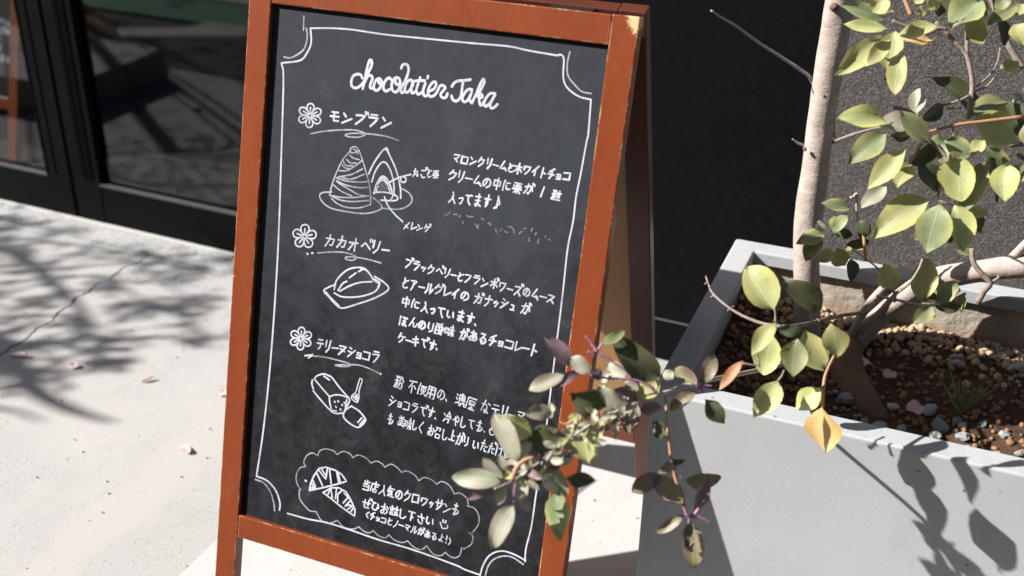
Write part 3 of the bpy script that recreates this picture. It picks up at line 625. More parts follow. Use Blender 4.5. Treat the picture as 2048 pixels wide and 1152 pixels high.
def uv_of(x,y,loc=(BX,BY,0),psi=PSI,dep=.0085):
    c,s=math.cos(psi),math.sin(psi)
    n=Vector((s*math.cos(PHI),-c*math.cos(PHI),math.sin(PHI)))      # outward normal
    p=meet(x,y,Vector(loc)-n*dep,n)-Vector(loc)
    u=p.x*c+p.y*s; h=-p.x*s+p.y*c
    q=(h-dep*math.cos(PHI))*math.sin(PHI)+(p.z+dep*math.sin(PHI))*math.cos(PHI)
    return Vector((u,q))
W0=.00845
def px_scale(x,y): return (uv_of(x+10,y)-uv_of(x,y)).length/10
def write(name,groups,wpx,mat,par,smooth=True,conv=uv_of,clip=True):
    V=[];F=[]
    for k,g in enumerate(groups):
        if not g: continue
        P=[conv(*p) for p in g]
        if clip: P=[Vector((max(-HW+WS+.003,min(HW-WS-.003,p.x)),max(H1+.003,min(HH-WR-.003,p.y)))) for p in P]
        m=g[len(g)//2]; s=(conv(m[0]+10,m[1])-conv(m[0],m[1])).length/10
        ribbon(V,F,P,wpx*s,W0,smooth,k)
    VV=[Fp(a,b,c) for a,b,c in V]
    return raw(name,VV,F,mat,par,True)
def text(name,s,a,b,hpx,wpx,par,mat=INK,conv=uv_of,seed=0):
    rnd=random.Random(seed)
    A=conv(*a); B=conv(*b); gl=[glyph(c) for c in s]; ws=[g[1] for g in gl]
    tot=max(.9,sum(ws)-ws[0]/2-ws[-1]/2); d=(B-A); L=d.length; ex=d/L; sc=L/tot
    m=((a[0]+b[0])/2,(a[1]+b[1])/2); up=conv(m[0],m[1]-5); dn=conv(m[0],m[1]+5); hs=(up-dn).length/10; ey=Vector((.06,1)).normalized()
    H=hpx*hs; Wc=min(sc*.88,H*1.08); V=[];F=[]; pos=-ws[0]/2; s_w=(conv(m[0]+5,m[1])-conv(m[0]-5,m[1])).length/10
    for (st,w) in gl:
        c=A+ex*((pos+w/2)*sc)+Vector((rnd.uniform(-.03,.03),rnd.uniform(-.07,.07)))*H
        kx=Wc*(1.0 if w>=1 else (.95 if w>.7 else .9))*rnd.uniform(.9,1.06); ky=H*rnd.uniform(.9,1.08); rt=rnd.uniform(-.06,.06)
        for sm,P in st:
            pts=[]
            for (x,y) in P:
                x+=rnd.uniform(-.02,.02); y+=rnd.uniform(-.02,.02)
                x,y=x*math.cos(rt)-y*math.sin(rt)+.06*y,x*math.sin(rt)+y*math.cos(rt)
                pts.append(c+Vector((ex.x,ex.y))*(x*kx)+ey*(y*ky))
            ribbon(V,F,pts,wpx*.84*s_w*rnd.uniform(.82,1.15),W0,sm,len(V))
        pos+=w
    return raw(name,[Fp(p[0],p[1],p[2]) for p in V],F,mat,par,True)
write('chalk_title',TITLE,5.0,INK,bd); write('chalk_border',BORDER,3.1,INK,bd); write('chalk_border',BORDER2,2.9,THIN,bd)
write('chalk_cake_drawing',MONT,2.6,THIN,bd); write('chalk_cake_drawing',MONT2,3.0,INK,bd); write('chalk_hatching',MONTH,2.2,FADE,bd)
write('chalk_cake_drawing',CAKE,3.0,INK,bd); write('chalk_cake_drawing',TERR,3.0,INK,bd); [write('chalk_dot',[q],3.8,INK,bd) for q in TDOT]; write('chalk_fork_drawing',FORK,2.2,INK,bd)
write('chalk_croissant_drawing',CROI,2.9,INK,bd,False); write('chalk_cloud_outline',CLOUD,2.2,THIN,bd)
for f in FLOW: write('chalk_flower',f,2.9,INK,bd)
for f in UL: write('chalk_underline',[f],2.6,THIN,bd)
write('chalk_underline',ULB,3,INK,bd)
for i,L in enumerate(LINES): text('chalk_lettering',*L,bd,seed=i)
# ghost of a wiped line
gh=[]; rg=random.Random(3)
for k in range(26):
    x=892+k*8.2+rg.uniform(-3,3); y=428+k*1.9+rg.uniform(-7,9); gh.append([(x,y),(x+rg.uniform(-7,8),y+rg.uniform(-6,8))])
write('rubbed_chalk_marks',gh,2.6,FADE,bd)
# chain between the two left stiles
def chain():
    a=Vector((-.286,.38*math.tan(PHI)+.03,.38)); b=Vector((-.286,(YT+(HH-.38)*math.tan(PHR))-.12,.38)); N=46
    pts=[a.lerp(b,i/N)+Vector((0,0,-.03*(1-(2*i/N-1)**2))) for i in range(N+1)]
    V=[];F=[]
    for i in range(N):
        c=(pts[i]+pts[i+1])/2; t=(pts[i+1]-pts[i]).normalized(); s=Vector((1,0,0)) if i%2 else Vector((0,0,1)); s=(s-t*s.dot(t)).normalized(); L=(pts[i+1]-pts[i]).length*.72
        ring=[c+t*(math.cos(q)*L)+s*(math.sin(q)*.0042) for q in [k*2*math.pi/9 for k in range(10)]]
        tube(V,F,ring,[.0012]*10,5,False)
    return raw('chain',V,F,STEEL,stand,True)
chain()
# second board, standing inside the shop
st2,bd2=make_stand('menu_stand'); L2=(-2.641,.245,0); st2.location=L2; st2.rotation_euler.z=0
tag(st2,'second wooden A-board menu stand standing behind the glass at the left edge','menu board')
cv2=lambda x,y: uv_of(x,y,L2,0.0)
for i,L in enumerate((('カクテル',(-2,40),(17,47),12,1.7),('合優勝',(4,60),(20,63),13,1.8),('会',(-3,94),(7,98),13,1.7),('国際',(5,116),(18,119),14,1.8))):
    text('chalk_lettering',L[0],L[1],L[2],L[3],L[4],bd2,conv=cv2,seed=70+i)
# ================================================================ planter
PX,PY,PSP,HP,DP,RWD=.2026,-.939,.0271,.5159,.5674,.0422; PW=1.25
pl=empty('planter',(PX,PY,0),PSP); tag(pl,'long grey cement planter box holding the tree, beside the menu board','planter')
def planter_body():
    o=fin_shell(); return o
def fin_shell():
    bm=bmesh.new(); t=.024
    def ringv(x0,x1,y0,y1,z): return [bm.verts.new(p) for p in ((x0,y0,z),(x1,y0,z),(x1,y1,z),(x0,y1,z))]
    R_=[ringv(0,PW,0,DP,0.002),ringv(0,PW,0,DP,HP),ringv(RWD,PW-RWD,RWD,DP-RWD,HP),ringv(RWD,PW-RWD,RWD,DP-RWD,HP-.024),ringv(t,PW-t,t,DP-t,HP-.026),ringv(t,PW-t,t,DP-t,.30)]
    for a,b in zip(R_,R_[1:]):
        for k in range(4): bm.faces.new((a[k],a[(k+1)%4],b[(k+1)%4],b[k]))
    bm.faces.new(R_[-1])
    es=[e for e in bm.edges if (abs(e.verts[0].co.z-HP)<1e-5 and abs(e.verts[1].co.z-HP)<1e-5) or (abs(abs(e.verts[0].co.z-e.verts[1].co.z)-HP+.002)<1e-4)]
    es=[e for e in es if not(len({round(v.co.x,3) for v in e.verts}&{0,PW,RWD})==0 and 0)]
    bmesh.ops.bevel(bm,geom=es,offset=.0035,segments=3,affect='EDGES',profile=.5)
    return fin('planter_shell',bm,PLANT,pl)
planter_body()
# rough cement lining on the inner back wall, uneven relief
V=[];F=[];nx,nz=150,22
for j in range(nz+1):
    for i in range(nx+1):
        x=.03+(PW-.06)*i/nx; z=.34+(HP-.03-.34)*j/nz; q=Vector((x*26,z*26,0))
        h=.0035*noise.noise(q)+.003*abs(noise.noise(q*2.7))+.0012*noise.noise(q*7)
        V.append((x,DP-.0285-h,z))
for j in range(nz):
    for i in range(nx):
        a=j*(nx+1)+i; F.append((a,a+1,a+nx+2,a+nx+1))
raw('inner_lining',V,F,LINER,pl,True)
def pw(x,y,z): 
    c,s=math.cos(PSP),math.sin(PSP); return Vector((PX+x*c-y*s,PY+x*s+y*c,z))
def soil_h(x,y):
    h=.398+.014*noise.noise(Vector((x*7,y*7,0)))+.006*noise.noise(Vector((x*30,y*30,1)))+.0025*noise.noise(Vector((x*110,y*110,2)))
    h+=.025*math.exp(-((y-(DP-.03))/.07)**2)*(.6+.3*math.sin(x*7)) - .012*math.exp(-((y-.1)/.1)**2)
    return h
V=[];F=[];nx,ny=230,110
for j in range(ny+1):
    for i in range(nx+1):
        x=.026+(PW-.052)*i/nx; y=.026+(DP-.056)*j/ny; V.append((x,y,soil_h(x,y)))
for j in range(ny):
    for i in range(nx):
        a=j*(nx+1)+i; F.append((a,a+1,a+nx+2,a+nx+1))
so_=raw('soil',V,F,SOIL,pl,True)
# gravel: joined pellets (uncountable) + the larger stones as single objects
def rock(seed,n=1,flat=1.0,jag=.28):
    rnd=random.Random(seed); bm=bmesh.new(); bmesh.ops.create_icosphere(bm,subdivisions=n,radius=1)
    for v in bm.verts:
        k=1+jag*noise.noise(v.co*1.1+Vector((seed*3.1,0,0)))*1.6+rnd.uniform(-.07,.07); v.co*=k; v.co.z*=flat
    return bm
def pellets(name,mat,count,fn,r0,r1,flat,seed,jag=.2):
    rnd=random.Random(seed); base=[]
    for k in range(6):
        bm=rock(seed+k,1,flat,jag); bm.verts.ensure_lookup_table(); base.append(([v.co.copy() for v in bm.verts],[[v.index for v in f.verts] for f in bm.faces])); bm.free()
    V=[];F=[];n=0;tries=0
    while n<count and tries<count*30:
        tries+=1; p=fn(rnd)
        if p is None: continue
        x,y=p; r=r0*(r1/r0)**(rnd.random()**1.4); z=soil_h(x,y)+r*.35; q=Matrix.Rotation(rnd.uniform(0,6.3),3,'Z')@Matrix.Rotation(rnd.uniform(-.6,.6),3,'X'); vs,fs=rnd.choice(base); b=len(V)
        for v in vs:
            u=q@v; V.append((x+u.x*r,y+u.y*r,z+u.z*r))
        for f in fs: F.append(tuple(b+i for i in f))
        n+=1
    o=raw(name,V,F,mat,pl,True); tag(o,kind='stuff'); return o
def f_tan(rnd):
    x=rnd.uniform(.03,PW-.04); y=DP-.035-abs(rnd.gauss(0,.045)); 
    return (x,y) if y>.3 and (x>.20 or rnd.random()<.5) else None
def f_all(rnd):
    return (rnd.uniform(.03,PW-.04),rnd.uniform(.03,DP-.04))
pellets('gravel',TANST,1300,f_tan,.0035,.009,.9,11); pellets('gravel',BRNST,2700,f_all,.0025,.0072,.9,31)
def f_left(rnd): return (rnd.uniform(.03,.2),rnd.uniform(.03,DP-.04))
pellets('gravel',BRNST,420,f_left,.004,.0085,.95,37)
def f_front(rnd):
    y=.03+abs(rnd.gauss(0,.11)); x=rnd.uniform(.05,PW-.05); return (x,y) if y<.34 and noise.noise(Vector((x*8,y*8,9)))>-.15 else None
pellets('gravel',GREYST,420,f_front,.004,.008,.8,51,.3)
stm=[]
for k in range(8):
    bm=rock(90+k,2,.72,.30); bmesh.ops.recalc_face_normals(bm,faces=bm.faces); me=bpy.data.meshes.new('grey_stone'); bm.to_mesh(me); bm.free(); me.materials.append(GREYST); stm.append(me)
rnd=random.Random(5)
placed=[]; tries=0
while len(placed)<150 and tries<9000:
    tries+=1
    x=rnd.uniform(.22,.78); y=rnd.choice((.035+abs(rnd.gauss(0,.08)),.035+abs(rnd.gauss(0,.08)),rnd.uniform(.05,.30))); 
    if y>.37: continue
    r=rnd.uniform(.006,.0145)
    if any((x-a)**2+(y-b)**2<(.8*(r+c))**2 for a,b,c in placed): continue
    placed.append((x,y,r))
placed+= [(.42,.455,.012),(.60,.50,.010),(.515,.472,.016),(.655,.46,.013),(.70,.44,.014),(.56,.52,.009)]
for (x,y,r) in placed:
    o=bpy.data.objects.new('grey_stone',rnd.choice(stm)); COL.objects.link(o); o.scale=(r*rnd.uniform(.8,1.25),r,r*rnd.uniform(.8,1)); o.rotation_euler=(rnd.uniform(-.4,.4),rnd.uniform(-.4,.4),rnd.uniform(0,6.3))
    o.location=pw(x,y,soil_h(x,y)+r*.42); tag(o,'angular grey stone lying on the soil in the planter','stone','grey stones on the planter soil')
# ================================================================ leaves
LEAFPROF=[(0,.0),(.05,.16),(.14,.50),(.27,.84),(.42,1.0),(.56,.97),(.70,.80),(.83,.52),(.93,.22),(1,.0)]
OVAL=[(0,.0),(.05,.25),(.14,.60),(.27,.88),(.42,1.0),(.58,1.0),(.74,.86),(.87,.60),(.96,.28),(1,.0)]
def leaf(name,b,t,wd,mat,par,nrm,cup=.25,curl=.12,prof=LEAFPROF,seed=0,twist=0):
    """one leaf blade from base b to tip t (world), half folded along the midrib"""
    ax=(t-b); L=ax.length; ax=ax/L; n=(nrm-ax*nrm.dot(ax)).normalized(); s=ax.cross(n); V=[];F=[];UV=[]
    rnd=random.Random(seed); ph=rnd.uniform(0,6); bendk=rnd.uniform(-.22,.22) if name=='leaf' else 0; asym=rnd.uniform(-.14,.14)
    cols=(-1,-.5,0,.5,1)
    for i,(tt,ww) in enumerate(prof):
        w_=wd*.5*max(ww,.012); c=b+ax*(L*tt)+n*(-curl*L*(tt*tt)*.6+curl*L*.25*tt)
        c=c+s*(bendk*L*(tt*tt-.55*tt)); tw=twist*(tt-.3); s2=s*math.cos(tw)+n*math.sin(tw); n2=n*math.cos(tw)-s*math.sin(tw)
        for k,cx in enumerate(cols):
            wav=.10*math.sin(ph+tt*8+cx*2)*abs(cx)*wd
            V.append(c+s2*(cx*w_*(1+asym*cx))+n2*(cup*w_*abs(cx)**1.3+wav)); UV.append((.5+cx*.5*max(ww,.05),tt))
    nc=len(cols)
    for i in range(len(prof)-1):
        for k in range(nc-1):
            a=i*nc+k; F.append((a,a+1,a+nc+1,a+nc))
    o0=b; me=bpy.data.meshes.new(name); me.from_pydata([tuple(v-o0) for v in V],[],F); ul=me.uv_layers.new(name='UVMap')
    for p in me.polygons:
        p.use_smooth=True
        for li in p.loop_indices: ul.data[li].uv=UV[me.loops[li].vertex_index]
    o=link(name,me,mat,par)
    if par: o.location=b-par_loc(par)
    else: o.location=b
    return o
def par_loc(p):
    v=Vector((0,0,0))
    while p: v+=Vector(p.location); p=p.parent
    return v
tree=empty('planted_tree',pw(.163,.46,.40)); tag(tree,'slender multi stemmed tree with yellow green leaves growing from the cement planter','tree')
def stem(name,P,rad,mat,par,n=5,sides=10,wob=.0,seed=0):
    Q=catmull(P,n); m=len(Q); L=len(rad)-1; rr=[]
    for i in range(m):
        t=i/(m-1)*L; k=min(int(t),L-1); rr.append(rad[k]+(rad[k+1]-rad[k])*(t-k))
    V=[];F=[]; tube(V,F,Q,rr,sides,True,wob,seed); off=par_loc(par)
    o=raw(name,[v-off for v in V],F,mat,par,True); return o
td=lambda y:2.027-(671-y)*.000419
# trunk
T1=[(1612,705),(1614,640),(1613,560),(1614,480),(1620,410),(1632,330),(1641,250),(1653,170),(1664,100),(1676,30),(1690,-60),(1702,-160),(1726,-330),(1748,-520),(1778,-760)]
trunk=stem('trunk',[at(x,y,td(y)) for x,y in T1],[.0275,.0235,.0228,.0228,.0240,.0228,.0222,.0222,.0228,.0228,.0215,.0205,.018,.014,.007],BARK,tree,8,20,.10,2)
# limb leaning right
T2=[(1692,715,2.02),(1722,672,1.99),(1765,628,1.96),(1812,590,1.92),(1862,562,1.90),(1925,548,1.88),(1985,538,1.86),(2060,530,1.84),(2150,505,1.82),(2290,430,1.78),(2420,310,1.74),(2520,160,1.70)]
limb=stem('limb',[at(*p) for p in T2],[.024,.019,.0165,.017,.0185,.019,.0185,.0195,.018,.015,.011,.006],BARK,tree,7,16,.12,5)
stem('limb',[at(*p) for p in [(1690,690,1.99),(1718,640,1.96),(1745,600,1.93),(1770,572,1.91),(1782,560,1.90)]],[.0065,.007,.007,.0062,.004],BARK,tree,5,9,.1,6)
stem('limb',[at(*p) for p in [(2008,535,1.86),(2030,510,1.84),(2060,480,1.82),(2120,430,1.8)]],[.009,.0075,.007,.006],BARK,tree,5,9,.1,7)
# root flare of the second stem
stem('root',[at(*p) for p in [(1700,690,1.98),(1688,725,1.95),(1698,770,1.90),(1728,812,1.85),(1775,860,1.82)]],[.022,.033,.034,.030,.016],ROOT,tree,6,14,.18,9)
stem('root',[at(*p) for p in [(1690,700,2.0),(1660,730,2.0),(1640,765,1.98),(1635,800,1.96)]],[.02,.026,.024,.014],ROOT,tree,6,12,.2,12)
# knots on the trunk
for (x,y,r) in ((1648,191,.0026),(1610,298,.0035),(1668,14,.007)):
    p=at(x,y,td(y)-.021); bm=bmesh.new(); bmesh.ops.create_icosphere(bm,subdivisions=2,radius=r)
    for v in bm.verts: v.co*=1+.3*noise.noise(v.co*400)
    o=fin('knot',bm,ROOT,tree,True); o.location=p-par_loc(tree)
# twigs given as (pixel, pixel, distance) runs
def tw(pts,r0,r1,mat=TWIGM,par=tree,sides=7,seed=0):
    P=[at(*p) for p in pts]; n=len(P); rad=[r0+(r1-r0)*i/(n-1) for i in range(n)]
    return stem('twig',P,rad,mat,par,5,sides,.15,seed)
def c1(L,d): return [(1380+x/2.4,y/2.4,(d if not isinstance(d,(list,tuple)) else d[0]+(d[1]-d[0])*i/(len(L)-1))) for i,(x,y) in enumerate(L)]
def c2(L,d): return [(1320+x/2.303,440+y/2.303,(d if not isinstance(d,(list,tuple)) else d[0]+(d[1]-d[0])*i/(len(L)-1))) for i,(x,y) in enumerate(L)]
def c3(L,d): return [(880+x/2.165,620+y/2.165,(d if not isinstance(d,(list,tuple)) else d[0]+(d[1]-d[0])*i/(len(L)-1))) for i,(x,y) in enumerate(L)]
DA=1.52
tw(c1([(598,410),(570,365),(530,335),(440,275),(360,225),(295,180),(220,125),(160,90),(100,50)],(1.84,1.74)),.0034,.0016,BARK)
tw(c1([(560,735),(545,700),(515,685),(492,668)],(1.90,1.87)),.0035,.0012,BARK)
tw(c1([(680,685),(730,665),(800,640),(870,620),(935,605)],(1.88,1.55)),.0032,.0014); tw(c1([(695,600),(690,640),(705,672)],(1.86,1.85)),.002,.001)
tw(c1([(940,590),(1000,600),(1080,640),(1160,630),(1230,610),(1310,595),(1400,585),(1603,560)],DA),.0012,.0028,ORANGETW)
tw(c1([(975,515),(1040,530),(1100,560)],1.58),.0032,.0015); tw(c1([(1090,545),(1110,590),(1150,640)],DA),.001,.0014)
tw(c1([(970,100),(1020,120),(1090,140),(1140,160),(1190,135),(1230,140)],1.55),.0022,.0030); tw(c1([(1180,105),(1225,150),(1280,210),(1325,260),(1345,330),(1355,410),(1345,500),(1335,570)],1.56),.0028,.0038)
tw(c1([(1335,-20),(1330,90),(1330,200),(1328,260)],1.56),.0028,.0032)
tw(c1([(1062,72),(1045,30),(1025,-20)],1.55),.0034,.0034,ORANGETW); tw(c1([(1490,230),(1475,300),(1440,360),(1375,415)],1.6),.0012,.0016); tw(c1([(1465,368),(1430,410),(1370,440),(1300,480),(1220,505)],1.6),.0014,.0018)
tw(c1([(1440,-20),(1480,80),(1520,200),(1560,270),(1595,330)],1.62),.0045,.0052); tw(c1([(1300,520),(1230,520)],1.6),.0015,.0015)
tw(c1([(1603,450),(1580,470),(1550,490)],1.6),.0032,.002,BARK); tw(c1([(1560,450),(1603,490)],1.6),.003,.002,BARK); tw(c1([(1540,700),(1603,690)],1.6),.003,.004); tw(c1([(1570,740),(1610,765)],1.6),.003,.004)
tw(c1([(1110,690),(1070,760),(1050,790)],DA),.0022,.0016,ORANGETW); tw(c1([(1120,650),(1200,720),(1240,780),(1200,880),(1190,960)],DA),.0026,.0020); tw(c1([(1260,600),(1270,680),(1290,750)],DA),.0014,.001); tw(c1([(1190,960),(1270,990)],DA),.0016,.001)
tw(c1([(800,925),(800,1000),(806,1060),(830,1130)],(1.80,1.82)),.0022,.0016,BARK); tw(c1([(795,930),(785,945),(770,950)],1.8),.0022,.003,BARK)
# lower thin twigs in front of the planter
tw(c2([(210,255),(222,290),(245,340),(320,405),(400,450),(480,478),(560,490)],(1.60,1.50)),.0013,.0026)
for a,b in (((222,290),(205,296)),((250,350),(232,356)),((322,405),(345,398)),((322,410),(310,420)),((400,450),(370,445)),((735,465),(720,455))): tw(c2([a,((a[0]+b[0])/2,(a[1]+b[1])/2-2),b],1.57),.0016,.0008)
tw(c2([(560,490),(640,485),(760,458),(850,438),(935,425),(985,385)],(1.50,1.9)),.0026,.003,TWIGM)
tw(c2([(1000,350),(1100,370),(1200,392),(1290,388),(1350,365),(1405,340)],(1.85,1.7)),.0024,.0022,BARK)
tw(c2([(890,138),(950,180),(1000,220),(1035,262),(1080,330),(1085,378)],1.80),.0014,.0016,BARK); tw(c2([(938,50),(942,120),(947,190)],1.80),.0030,.0024,ORANGETW)
tw(c2([(1437,130),(1442,190),(1475,240),(1520,290),(1490,330),(1462,382)],1.66),.0040,.0045,TWIGM); tw(c2([(1520,290),(1555,270),(1560,255)],1.66),.003,.002)
tw(c2([(1210,180),(1190,230),(1150,290),(1100,330)],1.66),.002,.0022)
# main front shoot reaching over the chalkboard
SH=c2([(845,600),(760,622),(670,642),(560,668),(460,690),(340,715),(225,738)],(1.90,1.43))+c3([(1060,330),(1010,345),(950,365),(900,390),(850,405),(790,432),(740,452),(700,475),(660,492),(610,525),(560,562),(500,605),(440,652),(390,690),(330,732),(285,755),(235,775)],(1.41,1.26))
shoot=tw(SH,.0036,.0012,BARK,sides=9)
tw(c3([(975,368),(980,430),(982,490),(990,560),(1000,640),(1018,725),(1045,800),(1070,890)],(1.38,1.36)),.0016,.0020,ORANGETW)
tw(c3([(570,255),(610,270),(720,295),(830,300),(900,325),(935,362)],1.36),.0012,.0015,PURPLE); tw(c3([(665,150),(675,180),(740,220),(800,262),(830,298)],1.36),.0010,.0014,PURPLE)
tw(c3([(330,735),(322,790),(320,835)],1.27),.0015,.001,PURPLE); tw(c3([(405,640),(370,650),(335,680),(310,740)],1.27),.0022,.003,ORANGETW); tw(c3([(600,450),(590,500),(560,560)],1.3),.0014,.0016); tw(c3([(575,480),(545,495),(520,485)],1.3),.002,.0012,ORANGETW)
for a,b,m_,q in (((1070,890),(1045,840),1.36,.0022),((1070,890),(1110,900),1.36,.0028),((1100,890),(1175,925),1.36,.0022),((1100,890),(1145,825),1.36,.0022),((1080,900),(1075,925),1.36,.002),((680,180),(630,112),1.36,.0018),((680,180),(655,150),1.36,.0026),((680,180),(705,140),1.36,.0018),((690,190),(740,215),1.36,.0015),((1110,330),(1140,352),1.41,.0028),((1110,330),(1180,330),1.41,.0018),((1110,325),(1110,295),1.41,.0018),((850,405),(880,420),1.38,.0022),((850,405),(845,440),1.38,.0018),((640,180),(670,200),1.36,.0022),
    ((1045,725),(1020,718),1.36,.0016)): tw(c3([a,((a[0]+b[0])/2+2,(a[1]+b[1])/2-3),b],m_),q,q*.6,PURPLE)
tw(c2([(805,620),(775,680),(758,730),(752,790),(748,860)],(1.5,1.47)),.0018,.0026,ORANGETW)
for a,b in (((530,470),(528,410)),((700,475),(690,418)),((440,598),(460,680)),((380,660),(460,668)),((545,738),(572,690)),((742,775),(760,765)),((1078,380),(1072,320)),((1205,365),(1200,380))): tw(c2([a,((a[0]+b[0])/2+3,(a[1]+b[1])/2+3),b],1.47 if a[0]<1000 else 1.8),.0016,.0010)
# ---- leaves: base, tip (crop pixels), width, kind, distance
VW=-_f
def put(conv,bx,by,tx,ty,wd,kind,d,i,s):
    rnd=random.Random(i*13+int(bx)); dd=rnd.uniform(-.014,.014)
    (x0,y0,_),(x1,y1,_)=conv([(bx,by),(tx,ty)],d)
    b=at(x0,y0,d); t=at(x1,y1,d+dd)
    jit=Vector((rnd.uniform(-1,1),rnd.uniform(-1,1),rnd.uniform(-1,1)))*.18
    if kind in 'LYOPG': n=VW*.78+SUNB*.55+jit
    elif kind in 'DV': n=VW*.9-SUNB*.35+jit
    else: n=VW+SUNB*.2+jit
    if kind=='Y': t=at(x1,y1,d+.012); n=VW*.55+SUNB*.85
    n.normalize(); ax=(t-b).normalized(); nn=(n-ax*n.dot(ax)).normalized()
    fs=max(.5,abs(nn.dot(VW)))      # foreshortening across the blade
    w_=wd*1.02/s*d/FPX/fs; t=b+(t-b)*1.05
    if (t-b).length<w_*1.05: t=b+(t-b).normalized()*w_*1.05
    nm='leaf'
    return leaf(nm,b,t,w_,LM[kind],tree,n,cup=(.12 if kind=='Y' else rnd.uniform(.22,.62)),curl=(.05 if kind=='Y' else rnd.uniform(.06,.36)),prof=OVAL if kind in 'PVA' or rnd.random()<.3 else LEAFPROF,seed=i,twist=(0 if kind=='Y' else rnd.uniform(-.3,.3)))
A_=[(940,90,752,32,85,'G'),(950,138,755,128,62,'L'),(918,175,740,342,112,'L'),(965,185,858,305,70,'L'),(1195,125,1000,165,78,'L'),(985,150,955,318,100,'L'),(1025,200,1152,185,55,'Y'),
(1020,255,975,428,78,'L'),(975,300,950,380,55,'D'),(1400,5,1258,128,135,'G'),(1345,80,1395,196,84,'L'),(1370,60,1420,150,80,'D'),(1572,28,1448,112,66,'G'),(1490,90,1520,202,66,'D'),(1560,115,1603,200,80,'L'),(1390,560,1220,365,118,'D'),
(945,585,740,560,104,'L'),(1062,590,930,600,96,'P'),(1158,690,1018,548,100,'G'),(945,638,780,776,112,'G'),(1090,545,1090,435,66,'P'),(1108,575,1218,505,72,'D'),(1350,570,1560,690,170,'L'),(1500,480,1608,640,110,'D'),(1350,560,1500,480,90,'G'),
(1040,708,882,900,92,'L'),(960,650,1050,660,50,'D'),(1065,780,1002,890,84,'L'),(1090,780,1190,912,104,'D'),(1295,745,1290,945,140,'L'),(1430,770,1300,990,92,'G'),(1530,780,1500,945,116,'L'),(1440,740,1470,950,96,'D'),(1430,705,1508,806,90,'G'),(1412,672,1358,742,56,'L'),
(1225,670,1335,735,96,'G'),(1180,700,1080,790,80,'D'),(1150,700,1230,670,60,'G'),(1155,955,893,1112,138,'L'),(1205,975,1135,1190,150,'G'),(1270,985,1325,1180,122,'L'),(1230,1010,1240,1150,110,'D'),(1325,1012,1420,1030,58,'L'),(950,-20,885,52,80,'L'),(1190,-10,1205,70,80,'D'),(1150,-20,1180,40,70,'L'),(1300,-30,1350,50,80,'D'),
(1110,30,1110,70,30,'L'),(1450,-20,1500,60,70,'D'),(1540,-20,1470,30,60,'G'),(1603,420,1640,470,60,'G'),(1600,600,1640,700,70,'G'),(1290,940,1350,1000,60,'D'),(1240,800,1200,700,60,'G')]
i=0
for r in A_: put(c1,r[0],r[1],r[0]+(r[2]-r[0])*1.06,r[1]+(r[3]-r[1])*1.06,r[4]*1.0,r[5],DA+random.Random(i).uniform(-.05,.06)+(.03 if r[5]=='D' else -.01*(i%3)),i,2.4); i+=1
for r in [(1340,1010,1400,1120,80,'D'),(1580,300,1500,330,60,'L'),(1570,80,1603,20,60,'L'),(1080,20,1120,-20,50,'L'),(1560,870,1603,800,80,'G'),(1000,940,1080,1010,60,'D'),(1360,20,1420,90,80,'D'),(890,90,960,40,60,'G'),(1250,890,1330,930,60,'L'),(1180,1120,1080,1140,60,'G')]: put(c1,*r,DA+.05,i,2.4); i+=1
for r in [(940,895,830,992,68,'P'),(770,1005,640,968,60,'G'),(757,1020,680,1116,52,'G'),(800,1060,860,1125,66,'D'),(650,1110,612,1065,32,'P')]: put(c1,*r,1.80,i,2.4); i+=1
for r in [(760,72,632,92,72,'G'),(748,80,665,178,74,'G'),(792,130,740,192,54,'L'),(812,128,852,208,78,'L'),(880,178,885,278,62,'D'),(965,100,852,132,54,'L'),(960,92,870,112,40,'D'),(922,0,935,76,70,'D'),(890,72,805,52,48,'D'),(850,-5,790,58,58,'G'),(745,48,735,8,34,'P')]: put(c2,*r,1.82,i,2.303); i+=1
for r in [(1075,320,1030,208,98,'L'),(1200,372,1228,185,112,'L'),(1285,382,1362,284,74,'G'),(1252,398,1172,478,72,'G'),(1215,345,1275,380,52,'D'),(1265,400,1392,405,56,'D'),(1400,340,1380,420,40,'G'),(1385,320,1372,330,16,'O'),(1365,135,1452,155,42,'G')]: put(c2,*r,1.70,i,2.303); i+=1
SPR=random.Random(9)
for r in [(526,412,398,225,150,'L'),(742,416,602,280,112,'D'),(540,475,418,605,72,'L'),(518,528,478,706,116,'L'),(658,508,545,505,58,'D'),(636,545,600,714,116,'G'),(668,505,752,688,128,'L'),(788,475,828,628,106,'L'),(545,738,447,905,108,'L'),(742,772,630,878,88,'L'),(748,860,750,1062,124,'Y'),(382,648,275,774,46,'O')]:
    put(c2,*r,1.425 if r[5]=='Y' else 1.47+SPR.uniform(-.10,.06),i,2.303); i+=1
